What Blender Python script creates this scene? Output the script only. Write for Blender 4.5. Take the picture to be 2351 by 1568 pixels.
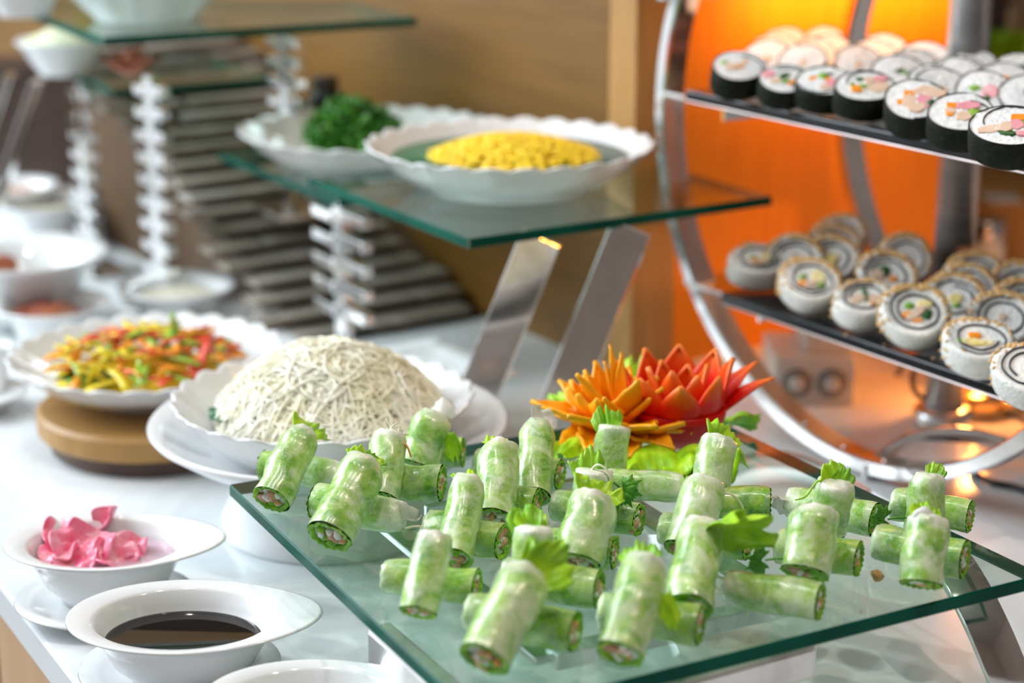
import bpy, math, random
from mathutils import Vector, Matrix, noise
random.seed(7)
V = Vector
for o in list(bpy.data.objects): bpy.data.objects.remove(o)
scene = bpy.context.scene
COL = scene.collection

# ------------------------------------------------------------------ camera
W, H, FPX = 2351, 1568, 4300.0
PITCH = math.radians(16.5)
HC = 0.63
cam_d = bpy.data.cameras.new('camera'); cam = bpy.data.objects.new('camera', cam_d); COL.objects.link(cam)
cam.location = (0, 0, HC); cam.rotation_euler = (math.pi/2-PITCH, 0, 0)
cam_d.sensor_width = 36; cam_d.lens = 36*FPX/W
cam_d.clip_start = .05
cam_d.dof.use_dof = True; cam_d.dof.focus_distance = 1.36; cam_d.dof.aperture_fstop = 3.1
scene.camera = cam
FW = V((0, math.cos(PITCH), -math.sin(PITCH))); UP = V((0, math.sin(PITCH), math.cos(PITCH))); RT = V((1, 0, 0)); ORG = V((0, 0, HC))
def ray(x, y): return FW + RT*((x-W/2)/FPX) - UP*((y-H/2)/FPX)
def PX(x, y, z):                       # photo pixel -> point on the horizontal plane z
    d = ray(x, y); return ORG + d*((z-HC)/d.z)
def PY(x, y, Y):                       # photo pixel -> point at forward distance Y
    d = ray(x, y); return ORG + d*(Y/d.y)
def PPL(x, y, p0, n):                  # photo pixel -> point on a plane
    d = ray(x, y); return ORG + d*((p0-ORG).dot(n)/d.dot(n))
def dep(p): return (p-ORG).dot(FW)
def mpx(px, p): return px*dep(p)/FPX   # pixels -> metres at p

# ------------------------------------------------------------------ light
vs = scene.view_settings
vs.view_transform = 'Standard'; vs.look = 'None'; vs.gamma = 1; vs.use_curve_mapping = False
vs.exposure = 0.28
world = bpy.data.worlds.new('world'); scene.world = world; world.use_nodes = True
bg = world.node_tree.nodes['Background']; bg.inputs[0].default_value = (.86, .94, 1, 1); bg.inputs[1].default_value = 1.0
def area(name, loc, target, sx, sy, energy, color):
    l = bpy.data.lights.new(name, 'AREA'); l.shape = 'RECTANGLE'; l.size = sx; l.size_y = sy; l.energy = energy; l.color = color
    o = bpy.data.objects.new(name, l); COL.objects.link(o); o.location = loc
    o.rotation_euler = (V(target)-V(loc)).to_track_quat('-Z', 'Y').to_euler(); return o
area('window_daylight', (-2.6, 2.2, 1.7), (0, 1.5, 0), 2.6, 1.8, 120, (.82, .92, 1))
for lx, ly, en_, co_ in ((-.9, 2.6, 24, (1, .97, .93)), (.1, .9, 24, (1, .97, .93)), (-.6, 1.3, 24, (1, .97, .93)), (.85, .6, 52, (1, .80, .69))):  # last entry: warm fill spot added to brighten sushi fronts and right counter
    l = bpy.data.lights.new('downlight_and_fill', 'SPOT'); l.energy = en_; l.color = co_; l.spot_size = math.radians(75); l.spot_blend = .6; l.shadow_soft_size = .05
    o = bpy.data.objects.new('downlight_and_fill', l); COL.objects.link(o); o.location = (lx, ly, 2.55)

# ------------------------------------------------------------------ helpers
def link(o, parent=None):
    COL.objects.link(o)
    if parent is not None: o.parent = parent
    return o
def tag(o, label=None, cat=None, group=None, kind=None):
    if label: o['label'] = label
    if cat: o['category'] = cat
    if group: o['group'] = group
    if kind: o['kind'] = kind
    return o
def thing(name, label, cat, loc=(0, 0, 0), group=None, kind=None, rot=None):
    o = bpy.data.objects.new(name, None); o.empty_display_size = .02; COL.objects.link(o); o.location = loc
    if rot is not None: o.rotation_mode = 'QUATERNION'; o.rotation_quaternion = rot
    return tag(o, label, cat, group, kind)
class MB:
    def __init__(s): s.v = []; s.f = []; s.a = []
    def add(s, vf, attr=None):
        vs_, fs = vf; b = len(s.v); s.v += [tuple(p) for p in vs_]; s.f += [tuple(b+i for i in f) for f in fs]
        s.a += (attr if isinstance(attr, list) else [attr or 0.0]*len(vs_)); return s
    def mesh(s, name, mat, smooth=True):
        m = bpy.data.meshes.new(name); m.from_pydata(s.v, [], s.f); m.update()
        if any(s.a):
            at = m.attributes.new('t', 'FLOAT', 'POINT'); at.data.foreach_set('value', s.a)
        m.materials.append(mat)
        m.polygons.foreach_set('use_smooth', [smooth]*len(m.polygons)); return m
    def obj(s, name, mat, parent=None, smooth=True, loc=None, origin=None):
        if origin is not None: s.v = [(x-origin[0], y-origin[1], z-origin[2]) for x, y, z in s.v]
        o = bpy.data.objects.new(name, s.mesh(name, mat, smooth))
        link(o, parent)
        if loc is not None: o.location = loc
        return o
def bevel(o, w=.002, seg=2):
    m = o.modifiers.new('bevel', 'BEVEL'); m.width = w; m.segments = seg; m.limit_method = 'ANGLE'; return o
def solidify(o, t):
    m = o.modifiers.new('solid', 'SOLIDIFY'); m.thickness = t; m.offset = 0; return o
def subd(o, n=1):
    m = o.modifiers.new('sub', 'SUBSURF'); m.levels = n; m.render_levels = n; return o
BOXF = [(0, 3, 2, 1), (4, 5, 6, 7), (0, 1, 5, 4), (1, 2, 6, 5), (2, 3, 7, 6), (3, 0, 4, 7)]
def prism(base, h):      # base: 4 points (ccw), h: vector
    return [p for p in base]+[p+h for p in base], BOXF
def box(c, X, Y, Z):     # half-axis vectors
    c = V(c); return [c-X-Y-Z, c+X-Y-Z, c+X+Y-Z, c-X+Y-Z, c-X-Y+Z, c+X-Y+Z, c+X+Y+Z, c-X+Y+Z], BOXF
def abox(c, hx, hy, hz): return box(c, V((hx, 0, 0)), V((0, hy, 0)), V((0, 0, hz)))
def lathe(prof, n=48, c=(0, 0, 0), fun=None, close=True):   # prof: (r, z[, w])
    v = []; f = []
    for i, p in enumerate(prof):
        for k in range(n):
            t = 2*math.pi*k/n; r, z = p[0], p[1]; w = p[2] if len(p) > 2 else 0
            x, y = r*math.cos(t), r*math.sin(t)
            if fun: x, y, z = fun(x, y, z, r, t, w)
            v.append((c[0]+x, c[1]+y, c[2]+z))
    for i in range(len(prof)-1):
        for k in range(n):
            a = i*n+k; b = i*n+(k+1) % n; f.append((a, b, b+n, a+n))
    if close:
        if prof[0][0] > 1e-6: f.append(tuple(range(n-1, -1, -1)))
        if prof[-1][0] > 1e-6: f.append(tuple((len(prof)-1)*n+k for k in range(n)))
    return v, f
def frames(path):
    T = [(path[min(i+1, len(path)-1)]-path[max(i-1, 0)]).normalized() for i in range(len(path))]
    a = V((0, 0, 1)) if abs(T[0].z) < .9 else V((1, 0, 0)); N = (a-T[0]*a.dot(T[0])).normalized(); out = []
    for t in T:
        N = (N-t*N.dot(t)); N = N.normalized() if N.length > 1e-6 else t.orthogonal().normalized()
        out.append((t, N, t.cross(N)))
    return out
def tube(path, r, seg=8, cap=True):
    path = [V(p) for p in path]; v = []; f = []; n = len(path)
    for i, (t, N, B) in enumerate(frames(path)):
        rr = r(i/(n-1)) if callable(r) else r
        for k in range(seg):
            a = 2*math.pi*k/seg; v.append(path[i]+N*(rr*math.cos(a))+B*(rr*math.sin(a)))
    for i in range(n-1):
        for k in range(seg):
            a = i*seg+k; b = i*seg+(k+1) % seg; f.append((a, b, b+seg, a+seg))
    if cap: f.append(tuple(range(seg-1, -1, -1))); f.append(tuple((n-1)*seg+k for k in range(seg)))
    return v, f
import bmesh
_ico = {}
def ico(s):
    if s not in _ico:
        bm = bmesh.new(); bmesh.ops.create_icosphere(bm, subdivisions=s, radius=1)
        _ico[s] = ([v.co.copy() for v in bm.verts], [tuple(v.index for v in f.verts) for f in bm.faces]); bm.free()
    return _ico[s]
def blob(c, rx, ry, rz, sub=2, amp=0., fr=60, rot=None, seed=0.):
    vs_, fs = ico(sub); c = V(c); out = []
    for p in vs_:
        q = V((p.x*rx, p.y*ry, p.z*rz))
        if amp: q *= 1+amp*noise.noise(q*fr+V((seed, seed*1.7, 3.1)))
        if rot is not None: q = rot @ q
        out.append(c+q)
    return out, fs
def rotz(a): return Matrix.Rotation(a, 3, 'Z')
def rrot(rs): return Matrix.Rotation(rs.uniform(0, 6.28), 3, 'Z') @ Matrix.Rotation(rs.uniform(0, 6.28), 3, 'X')

# ------------------------------------------------------------------ materials
def mat(name, col, rough=.5, metal=0., spec=.5, **kw):
    m = bpy.data.materials.new(name); m.use_nodes = True; b = m.node_tree.nodes['Principled BSDF']
    b.inputs['Base Color'].default_value = (*col, 1); b.inputs['Roughness'].default_value = rough
    b.inputs['Metallic'].default_value = metal; b.inputs['Specular IOR Level'].default_value = spec
    for k, x in kw.items(): b.inputs[k.replace('_', ' ')].default_value = x
    return m
def nd(m, t, **kw):
    n = m.node_tree.nodes.new(t)
    for k, x in kw.items():
        if k.startswith('i_'): n.inputs[k[2:].replace('_', ' ')].default_value = x
        else: setattr(n, k, x)
    return n
def lk(m, a, b): m.node_tree.links.new(a, b)
def bsdf(m): return m.node_tree.nodes['Principled BSDF']
def ramp(m, fac, stops):
    r = nd(m, 'ShaderNodeValToRGB'); e = r.color_ramp.elements
    while len(e) < len(stops): e.new(.5)
    for el, (p, c) in zip(e, stops): el.position = p; el.color = (*c, 1)
    lk(m, fac, r.inputs[0]); return r.outputs[0]
def coords(m, scale=(1, 1, 1), rot=(0, 0, 0), rand=False):
    tc = nd(m, 'ShaderNodeTexCoord'); mp = nd(m, 'ShaderNodeMapping'); mp.inputs['Scale'].default_value = scale; mp.inputs['Rotation'].default_value = rot
    lk(m, tc.outputs['Object'], mp.inputs[0])
    if rand:
        oi = nd(m, 'ShaderNodeObjectInfo'); mm = nd(m, 'ShaderNodeMath', operation='MULTIPLY'); mm.inputs[1].default_value = 31.7
        lk(m, oi.outputs['Random'], mm.inputs[0]); lk(m, mm.outputs[0], mp.inputs['Location'])
    return mp.outputs[0]
def noi(m, vec, scale, detail=4, rough=.55, dist=0):
    n = nd(m, 'ShaderNodeTexNoise'); n.inputs['Scale'].default_value = scale; n.inputs['Detail'].default_value = detail; n.inputs['Roughness'].default_value = rough; n.inputs['Distortion'].default_value = dist
    lk(m, vec, n.inputs['Vector']); return n.outputs['Fac']
def bump(m, fac, strength=.3, dist=.002):
    b = nd(m, 'ShaderNodeBump'); b.inputs['Strength'].default_value = strength; b.inputs['Distance'].default_value = dist
    lk(m, fac, b.inputs['Height']); lk(m, b.outputs[0], bsdf(m).inputs['Normal'])
def nmat(name, stops, scale, rough=.5, bmp=0, bscale=None, detail=4, cs=(1, 1, 1), rot=(0, 0, 0), rand=False, metal=0, spec=.5, dist=0, bdist=.001, **kw):
    m = mat(name, stops[0][1], rough, metal, spec, **kw); v = coords(m, cs, rot, rand)
    f = noi(m, v, scale, detail, dist=dist); lk(m, ramp(m, f, stops), bsdf(m).inputs['Base Color'])
    if bmp: bump(m, noi(m, v, bscale or scale*3, 3), bmp, bdist)
    return m
AZ = math.radians(33.6)
M = {}
M['china'] = nmat('white_china', [(.3, (.80, .81, .82)), (.7, (.85, .86, .86))], 4, .12, Coat_Weight=.5, Coat_Roughness=.05)
M['counter'] = nmat('white_stone_counter', [(.35, (.70, .745, .77)), (.65, (.78, .81, .825))], 3, .16, detail=8, dist=.6)
M['chrome'] = nmat('polished_steel', [(.4, (.80, .79, .78)), (.6, (.86, .85, .84))], 40, .11, metal=1, bmp=.02, bscale=300)
M['steel'] = nmat('brushed_steel', [(.4, (.66, .66, .67)), (.6, (.80, .79, .79))], 30, .24, metal=1, cs=(1, 1, 8), bmp=.04, bscale=200)
def wood(name, a, b, cs, scale=7, rough=.45):
    m = mat(name, a, rough); v = coords(m, cs, (0, 0, -AZ)); f = noi(m, v, scale, 6, .6, .5)
    lk(m, ramp(m, f, [(.3, a), (.7, b)]), bsdf(m).inputs['Base Color']); bump(m, f, .08, .001); return m
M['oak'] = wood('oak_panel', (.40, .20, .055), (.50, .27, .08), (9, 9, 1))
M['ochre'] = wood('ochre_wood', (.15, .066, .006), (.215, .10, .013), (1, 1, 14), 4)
M['orange'] = wood('orange_lit_oak', (.90, .275, .003), (.97, .34, .006), (16, 16, 1))  # heat lamp glow on the oak is mixed into this base colour
M['cabinet'] = wood('cabinet_wood', (.50, .31, .17), (.58, .38, .23), (6, 6, 1))
M['darkwood'] = nmat('dark_wood', [(.3, (.045, .025, .018)), (.7, (.09, .05, .035))], 12, .5, cs=(1, 6, 6))
M['boardtop'] = nmat('round_board_light', [(.3, (.34, .17, .04)), (.7, (.46, .25, .07))], 8, .45, cs=(1, 10, 1))
M['boardlow'] = nmat('round_board_dark', [(.3, (.07, .035, .025)), (.7, (.12, .065, .045))], 9, .5, cs=(1, 8, 1))
M['slat'] = nmat('pale_stone_slat', [(.3, (.20, .17, .13)), (.5, (.34, .29, .24)), (.72, (.46, .43, .40))], 9, .6, rand=True, bmp=.2)
M['slatdark'] = nmat('brown_riser', [(.3, (.06, .03, .012)), (.7, (.11, .055, .018))], 10, .6)
M['black'] = nmat('black_tray', [(.4, (.007, .007, .009)), (.6, (.012, .012, .014))], 60, .22, spec=.3)
M['brightsteel'] = nmat('bright_scuffed_steel', [(.4, (.80, .79, .80)), (.6, (.92, .91, .92))], 45, .28, metal=.75, bmp=.1, bscale=160)
M['satin'] = nmat('satin_steel', [(.4, (.55, .54, .53)), (.6, (.66, .64, .62))], 20, .3, metal=.55, cs=(1, 1, 4))
M['trim'] = nmat('dull_steel_trim', [(.4, (.44, .36, .34)), (.6, (.52, .43, .41))], 20, .35, metal=.7)
M['blackplastic'] = mat('black_rubber', (.015, .015, .016), .45)
M['floor'] = nmat('dark_floor', [(.3, (.10, .07, .05)), (.7, (.16, .11, .08))], 3, .4)
M['wallb'] = nmat('brown_wall', [(.3, (.15, .09, .045)), (.7, (.20, .125, .065))], 2, .6)
M['wallp'] = nmat('beige_wall', [(.3, (.36, .27, .22)), (.7, (.42, .32, .26))], 2, .6)
M['ceil'] = mat('ceiling_paint', (.62, .58, .52), .8)
M['soy'] = mat('soy_sauce', (.006, .003, .002), .03, Coat_Weight=.4)
M['pinkwater'] = mat('pink_brine', (.82, .62, .72), .04, Alpha=.55)
M['ginger'] = nmat('pink_ginger', [(.3, (.85, .10, .22)), (.5, (.90, .30, .42)), (.75, (.92, .52, .58))], 55, .25, rand=True, Subsurface_Weight=.2, Subsurface_Radius=(.01, .004, .004))
M['noodle'] = nmat('rice_noodle', [(.35, (.96, .92, .68)), (.65, (.98, .97, .86))], 25, .35)
M['corn'] = nmat('corn_kernel', [(.3, (.93, .60, .005)), (.6, (.98, .72, .01)), (.8, (.99, .82, .10))], 50, .3)
M['herb'] = nmat('dark_green_herb', [(.3, (.03, .15, .02)), (.55, (.07, .28, .03)), (.8, (.16, .42, .05))], 40, .4)
M['banana'] = nmat('banana_leaf', [(.3, (.01, .09, .03)), (.7, (.03, .17, .06))], 30, .3)
M['lettuce'] = nmat('frilly_lettuce', [(.3, (.20, .48, .01)), (.5, (.38, .70, .012)), (.75, (.60, .86, .05))], 55, .35, bmp=.3, bscale=220, rand=True, Subsurface_Weight=.45, Subsurface_Radius=(.004, .006, .001))
M['lettuced'] = nmat('lettuce_deep', [(.3, (.10, .33, .01)), (.5, (.22, .52, .015)), (.75, (.42, .70, .04))], 55, .35, bmp=.3, bscale=220, rand=True, Subsurface_Weight=.3, Subsurface_Radius=(.003, .005, .001))
M['cilantro'] = nmat('cilantro_leaf', [(.3, (.05, .24, .02)), (.7, (.14, .42, .03))], 80, .35)
M['sprout'] = nmat('pale_sprout', [(.3, (.72, .76, .42)), (.7, (.86, .87, .72))], 40, .3)
M['meat'] = nmat('brown_meat', [(.3, (.34, .14, .06)), (.5, (.58, .30, .18)), (.75, (.80, .58, .44))], 160, .45, rand=True, bmp=.3)
M['shrimp'] = nmat('carrot_shred', [(.3, (.80, .28, .05)), (.7, (.90, .45, .15))], 90, .35)
M['vermic'] = nmat('white_filling', [(.3, (.70, .73, .68)), (.7, (.86, .87, .84))], 160, .4, bmp=.3)
M['peanut'] = nmat('brown_crumb', [(.3, (.36, .20, .07)), (.7, (.60, .40, .18))], 200, .6)
M['nori'] = nmat('nori_seaweed', [(.3, (.006, .008, .006)), (.62, (.014, .018, .011)), (.8, (.05, .06, .02))], 160, .6, bmp=.5, bscale=400, spec=.15)
M['norib'] = nmat('nori_band', [(.3, (.01, .013, .02)), (.7, (.035, .04, .06))], 200, .5)
M['rice'] = nmat('sushi_rice', [(.3, (.70, .74, .76)), (.6, (.88, .90, .90))], 190, .38, bmp=.9, bscale=330, rand=True, bdist=.0016)
M['ricew'] = nmat('sushi_rice_warm', [(.3, (.78, .77, .72)), (.6, (.92, .91, .87))], 170, .38, bmp=.9, bscale=300, rand=True, bdist=.0016)
M['sesame'] = nmat('sesame_seed', [(.3, (.70, .38, .11)), (.7, (.88, .60, .27))], 300, .45)
M['carrot'] = nmat('carrot_orange', [(.3, (.88, .24, .005)), (.7, (.95, .36, .02))], 60, .35)
M['ham'] = nmat('pink_sausage', [(.3, (.78, .28, .34)), (.7, (.86, .44, .48))], 60, .4)
M['tofu'] = nmat('tan_fishcake', [(.3, (.72, .50, .36)), (.7, (.82, .63, .48))], 60, .4)
M['cuke'] = nmat('green_cucumber', [(.3, (.10, .30, .02)), (.7, (.32, .55, .08))], 90, .35)
M['spinach'] = nmat('dark_spinach', [(.3, (.01, .06, .015)), (.7, (.04, .16, .03))], 120, .35)
M['egg'] = nmat('yellow_egg', [(.3, (.90, .68, .12)), (.7, (.93, .84, .55))], 90, .4)
M['chili'] = nmat('fried_chili', [(.3, (.14, .015, .008)), (.5, (.30, .06, .02)), (.75, (.46, .18, .06))], 50, .5)
M['cream'] = nmat('cream_sauce', [(.3, (.70, .64, .50)), (.7, (.78, .73, .60))], 30, .35)
M['salmon'] = nmat('salmon_pink', [(.3, (.70, .28, .16)), (.7, (.80, .44, .32))], 30, .45)
M['redpaint'] = mat('dark_red_tray', (.16, .012, .01), .4)
M['rustleaf'] = nmat('rust_red_flower', [(.3, (.36, .09, .04)), (.7, (.55, .20, .11))], 40, .5)
M['greybox'] = nmat('grey_enamel', [(.3, (.58, .56, .51)), (.7, (.64, .62, .57))], 20, .4)
M['greydial'] = nmat('dark_grey_dial', [(.3, (.20, .19, .18)), (.7, (.26, .25, .23))], 30, .4)
M['brass'] = mat('warm_brass', (.80, .52, .22), .2, 1)
for nm, c1, c2 in (('red', (.62, .03, .01), (.80, .10, .03)), ('yellow', (.86, .62, .01), (.93, .74, .05)), ('orangep', (.90, .26, .01), (.95, .38, .03)), ('green', (.20, .42, .02), (.42, .62, .08))):
    M['pep_'+nm] = nmat('pepper_'+nm, [(.3, c1), (.7, c2)], 40, .25, rand=True)
# petals: colour of the flesh changes along the petal (attribute t)
def petalmat(name, stops):
    m = mat(name, stops[0][1], .34, spec=.3, Coat_Weight=.08); a = nd(m, 'ShaderNodeAttribute', attribute_name='t')
    v = coords(m); n = noi(m, v, 60, 3); ad = nd(m, 'ShaderNodeMath', operation='MULTIPLY_ADD'); ad.inputs[1].default_value = .3; lk(m, n, ad.inputs[0])
    sb = nd(m, 'ShaderNodeMath', operation='SUBTRACT'); sb.inputs[1].default_value = .15
    lk(m, a.outputs['Fac'], sb.inputs[0]); lk(m, sb.outputs[0], ad.inputs[2])
    lk(m, ramp(m, ad.outputs[0], stops), bsdf(m).inputs['Base Color']); return m
M['redpetal'] = petalmat('red_pepper_petal', [(.15, (.60, .004, .002)), (.5, (.80, .012, .003)), (.8, (.90, .13, .008)), (1, (.94, .26, .05))])
M['carpetal'] = petalmat('carrot_petal', [(.1, (.90, .26, .002)), (.5, (.95, .36, .003)), (1, (.97, .46, .015))])
# rice paper over greens
def wrapmat(name, g0, g1, g2, veil, foldw):
    m = mat(name, g1, .26, Coat_Weight=.5, Coat_Roughness=.18, Subsurface_Weight=.12, Subsurface_Radius=(.006, .008, .003))
    v = coords(m, rand=True)
    base = ramp(m, noi(m, v, 55, 5, .6, 1.0), [(.32, g0), (.5, g1), (.68, g2)])
    vn = noi(m, v, 42, 4, .55, 1.6)
    vr = nd(m, 'ShaderNodeMapRange'); vr.inputs['From Min'].default_value = .42; vr.inputs['From Max'].default_value = .68; vr.inputs['To Max'].default_value = veil; lk(m, vn, vr.inputs['Value'])
    at = nd(m, 'ShaderNodeAttribute', attribute_name='t')
    fm = nd(m, 'ShaderNodeMath', operation='MULTIPLY_ADD'); fm.inputs[1].default_value = foldw; lk(m, at.outputs['Fac'], fm.inputs[0]); lk(m, vr.outputs[0], fm.inputs[2])
    # fine wrinkle streaks
    w = noi(m, v, 130, 3, .6, 3.5); wr = nd(m, 'ShaderNodeMapRange'); wr.inputs['From Min'].default_value = .56; wr.inputs['From Max'].default_value = .70; wr.inputs['To Max'].default_value = .32; lk(m, w, wr.inputs['Value'])
    ad = nd(m, 'ShaderNodeMath', operation='ADD', use_clamp=True); lk(m, fm.outputs[0], ad.inputs[0]); lk(m, wr.outputs[0], ad.inputs[1])
    mx = nd(m, 'ShaderNodeMix', data_type='RGBA'); lk(m, ad.outputs[0], mx.inputs[0]); lk(m, base, mx.inputs[6]); mx.inputs[7].default_value = (.88, .90, .78, 1)
    lk(m, mx.outputs[2], bsdf(m).inputs['Base Color']); bump(m, noi(m, v, 90, 4, .6, 2), .35, .0014); return m
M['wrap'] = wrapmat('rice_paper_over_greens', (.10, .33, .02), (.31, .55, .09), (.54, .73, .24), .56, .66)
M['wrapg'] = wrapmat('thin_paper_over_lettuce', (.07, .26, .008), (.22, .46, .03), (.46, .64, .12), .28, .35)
M['paper'] = mat('clear_rice_paper', (.86, .84, .76), .25, Alpha=.55)
# glass: clear sheet faces, deep green cut edges
def glassmat():
    m = bpy.data.materials.new('clear_shelf_glass'); m.use_nodes = True; nt = m.node_tree; nt.nodes.clear()
    out = nt.nodes.new('ShaderNodeOutputMaterial'); mx = nt.nodes.new('ShaderNodeMixShader'); tr = nt.nodes.new('ShaderNodeBsdfTransparent'); gl = nt.nodes.new('ShaderNodeBsdfGlossy'); lw = nt.nodes.new('ShaderNodeLayerWeight'); pw = nt.nodes.new('ShaderNodeMath'); pw.operation = 'POWER'; pw.inputs[1].default_value = 4.0; fr = nt.nodes.new('ShaderNodeMath'); fr.operation = 'MULTIPLY_ADD'; fr.inputs[1].default_value = .8; fr.inputs[2].default_value = .035
    lw.inputs[0].default_value = .5; nt.links.new(lw.outputs['Facing'], pw.inputs[0]); nt.links.new(pw.outputs[0], fr.inputs[0])
    tr.inputs[0].default_value = (.86, .955, .925, 1); gl.inputs['Roughness'].default_value = .02; gl.inputs[0].default_value = (.9, .95, .95, 1)
    nt.links.new(fr.outputs[0], mx.inputs[0]); nt.links.new(tr.outputs[0], mx.inputs[1]); nt.links.new(gl.outputs[0], mx.inputs[2]); nt.links.new(mx.outputs[0], out.inputs[0]); return m
M['glass'] = glassmat()
M['gedge'] = nmat('green_glass_edge', [(.3, (.0006, .05, .034)), (.7, (.002, .11, .072))], 12, .3, spec=.08)
M['gedge_l'] = nmat('pale_glass_edge', [(.3, (.03, .13, .12)), (.7, (.10, .26, .24))], 12, .12, Coat_Weight=.6)
def glass_shelf(name, label, pts, t, cat='glass shelf'):
    """pts: top face corners in order; sheet faces + four bevelled edge strips"""
    org = sum((V(p) for p in pts), V())/4
    T = [V(p)-org for p in pts]; dn = V((0, 0, -t)); r = thing(name, label, cat, org+dn)
    up = V((0, 0, t))
    T = [p+up for p in T]
    mb = MB(); mb.add((T+[p+dn for p in T], [(0, 1, 2, 3), (7, 6, 5, 4)])); mb.obj('glass_sheet', M['glass'], r, False)
    for i in range(4):
        a, b = T[i], T[(i+1) % 4]; d = (b-a).normalized(); n = d.cross(V((0, 0, 1)))
        if n.dot((a+b)/2) < 0: n = -n
        e = n*.0012; mb = MB()
        c = V((0, 0, -.0012)); vs_ = [a, b, b+e+c, a+e+c, b+e+dn-c, a+e+dn-c, b+dn, a+dn]
        mb.add((vs_, [(0, 1, 2, 3), (3, 2, 4, 5), (5, 4, 6, 7)])); mb.obj('glass_edge', M['gedge'], r, False)
    return r

# ------------------------------------------------------------------ the setting
e1 = V((-.5, .866, 0)); e2 = V((.866, .5, 0))         # counter edge / across
uh = V((-.553, .833, 0)); nh = V((.833, .553, 0))      # display directions
E0 = PX(0, 1345, 0)
ct = thing('buffet_counter', 'long white stone buffet counter over pale wood cabinet panels', 'counter', E0)
def cbox(s0, s1, w0, w1, z0, z1):
    b = [e1*s0+e2*w0, e1*s1+e2*w0, e1*s1+e2*w1, e1*s0+e2*w1]; b = [p+V((0, 0, z0)) for p in b][::-1]
    return prism(b, V((0, 0, z1-z0)))
o = MB().add(cbox(-1.6, 3.2, 0, 2.3, -.032, 0)).obj('countertop', M['counter'], ct, False); bevel(o, .003)
MB().add(cbox(-1.6, 3.2, .06, 2.2, -.86, -.032)).obj('cabinet_body', M['darkwood'], ct, False)
for k in range(8):
    s = -1.55+k*.58
    o = MB().add(cbox(s, s+.565, .035, .06, -.84, -.032)).obj('cabinet_panel', M['cabinet'], ct, False); bevel(o, .003)
tag(MB().add(abox((0, 1.5, -.9), 5, 6, .03)).obj('floor', M['floor'], None, False), kind='structure')
tag(MB().add(abox((0, 1.5, 2.75), 5, 6, .03)).obj('ceiling', M['ceil'], None, False), kind='structure')
tag(MB().add(abox((0, 6.5, .9), 5, .05, 1.85)).obj('wall_back', M['wallb'], None, False), kind='structure')
tag(MB().add(abox((4.0, 1.5, .9), .05, 6, 1.85)).obj('wall_right', M['wallp'], None, False), kind='structure')
tag(MB().add(abox((0, -3.5, .9), 5, .05, 1.85)).obj('wall_front', M['wallp'], None, False), kind='structure')

# raised wooden riser behind (ochre side, oak post, oak front with lamp glow in its colour, white top)
RC = PX(1447, 862, 0)
pr = PPL(2205, 500, RC, uh); rl = (pr-RC).dot(nh)
RH = PPL(1447, 8, RC-uh*.07, uh).z+.012
rs_ = thing('wooden_bar_riser', 'tall oak bar riser with white stone top behind the sushi stand', 'bar riser', RC)
def rbox(a0, a1, b0, b1, z0, z1):      # a along nh, b along uh
    b = [nh*a0+uh*b0, nh*a1+uh*b0, nh*a1+uh*b1, nh*a0+uh*b1]; b = [p+V((0, 0, z0)) for p in b]
    return prism(b, V((0, 0, z1-z0)))
bevel(MB().add(rbox(0, .06, 0, .05, 0, RH)).obj('corner_post', M['oak'], rs_, False), .002)
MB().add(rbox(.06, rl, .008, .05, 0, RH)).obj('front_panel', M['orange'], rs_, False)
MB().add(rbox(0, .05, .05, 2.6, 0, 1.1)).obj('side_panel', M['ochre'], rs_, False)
bevel(MB().add(rbox(-.02, rl+.02, -.07, .05, RH, RH+.03)).obj('stone_top', M['counter'], rs_, False), .003)
bevel(MB().add(rbox(rl-.02, rl, .05, .6, 0, RH)).obj('end_panel', M['darkwood'], rs_, False), .002)

lsm = mat('fill_strip_glow', (1, .6, .2), .4); bsdf(lsm).inputs['Emission Color'].default_value = (1, .55, .15, 1); bsdf(lsm).inputs['Emission Strength'].default_value = 6  # glow of an added strip that only serves to light the front panel
bevel(MB().add(rbox(-.02, rl+.02, -.07, -.058, RH-.012, RH)).obj('added_strip_lip', M['counter'], rs_, False), .002)  # added lip under a deepened overhang, keeps the strip out of view
MB().add(rbox(.12, rl-.04, -.054, -.046, RH-.006, RH)).obj('added_fill_strip', lsm, rs_, False)  # added strip, tucked out of sight behind the lip
sl_ = area('added_panel_fill', RC+nh*(rl/2+.07)-uh*.050+V((0, 0, RH-.008)), RC+nh*(rl/2+.07)+uh*.01+V((0, 0, RH-.11)), rl-.16, .012, .62, (1, .40, .07))  # unseen fill lamp added to brighten the front panel

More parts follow.
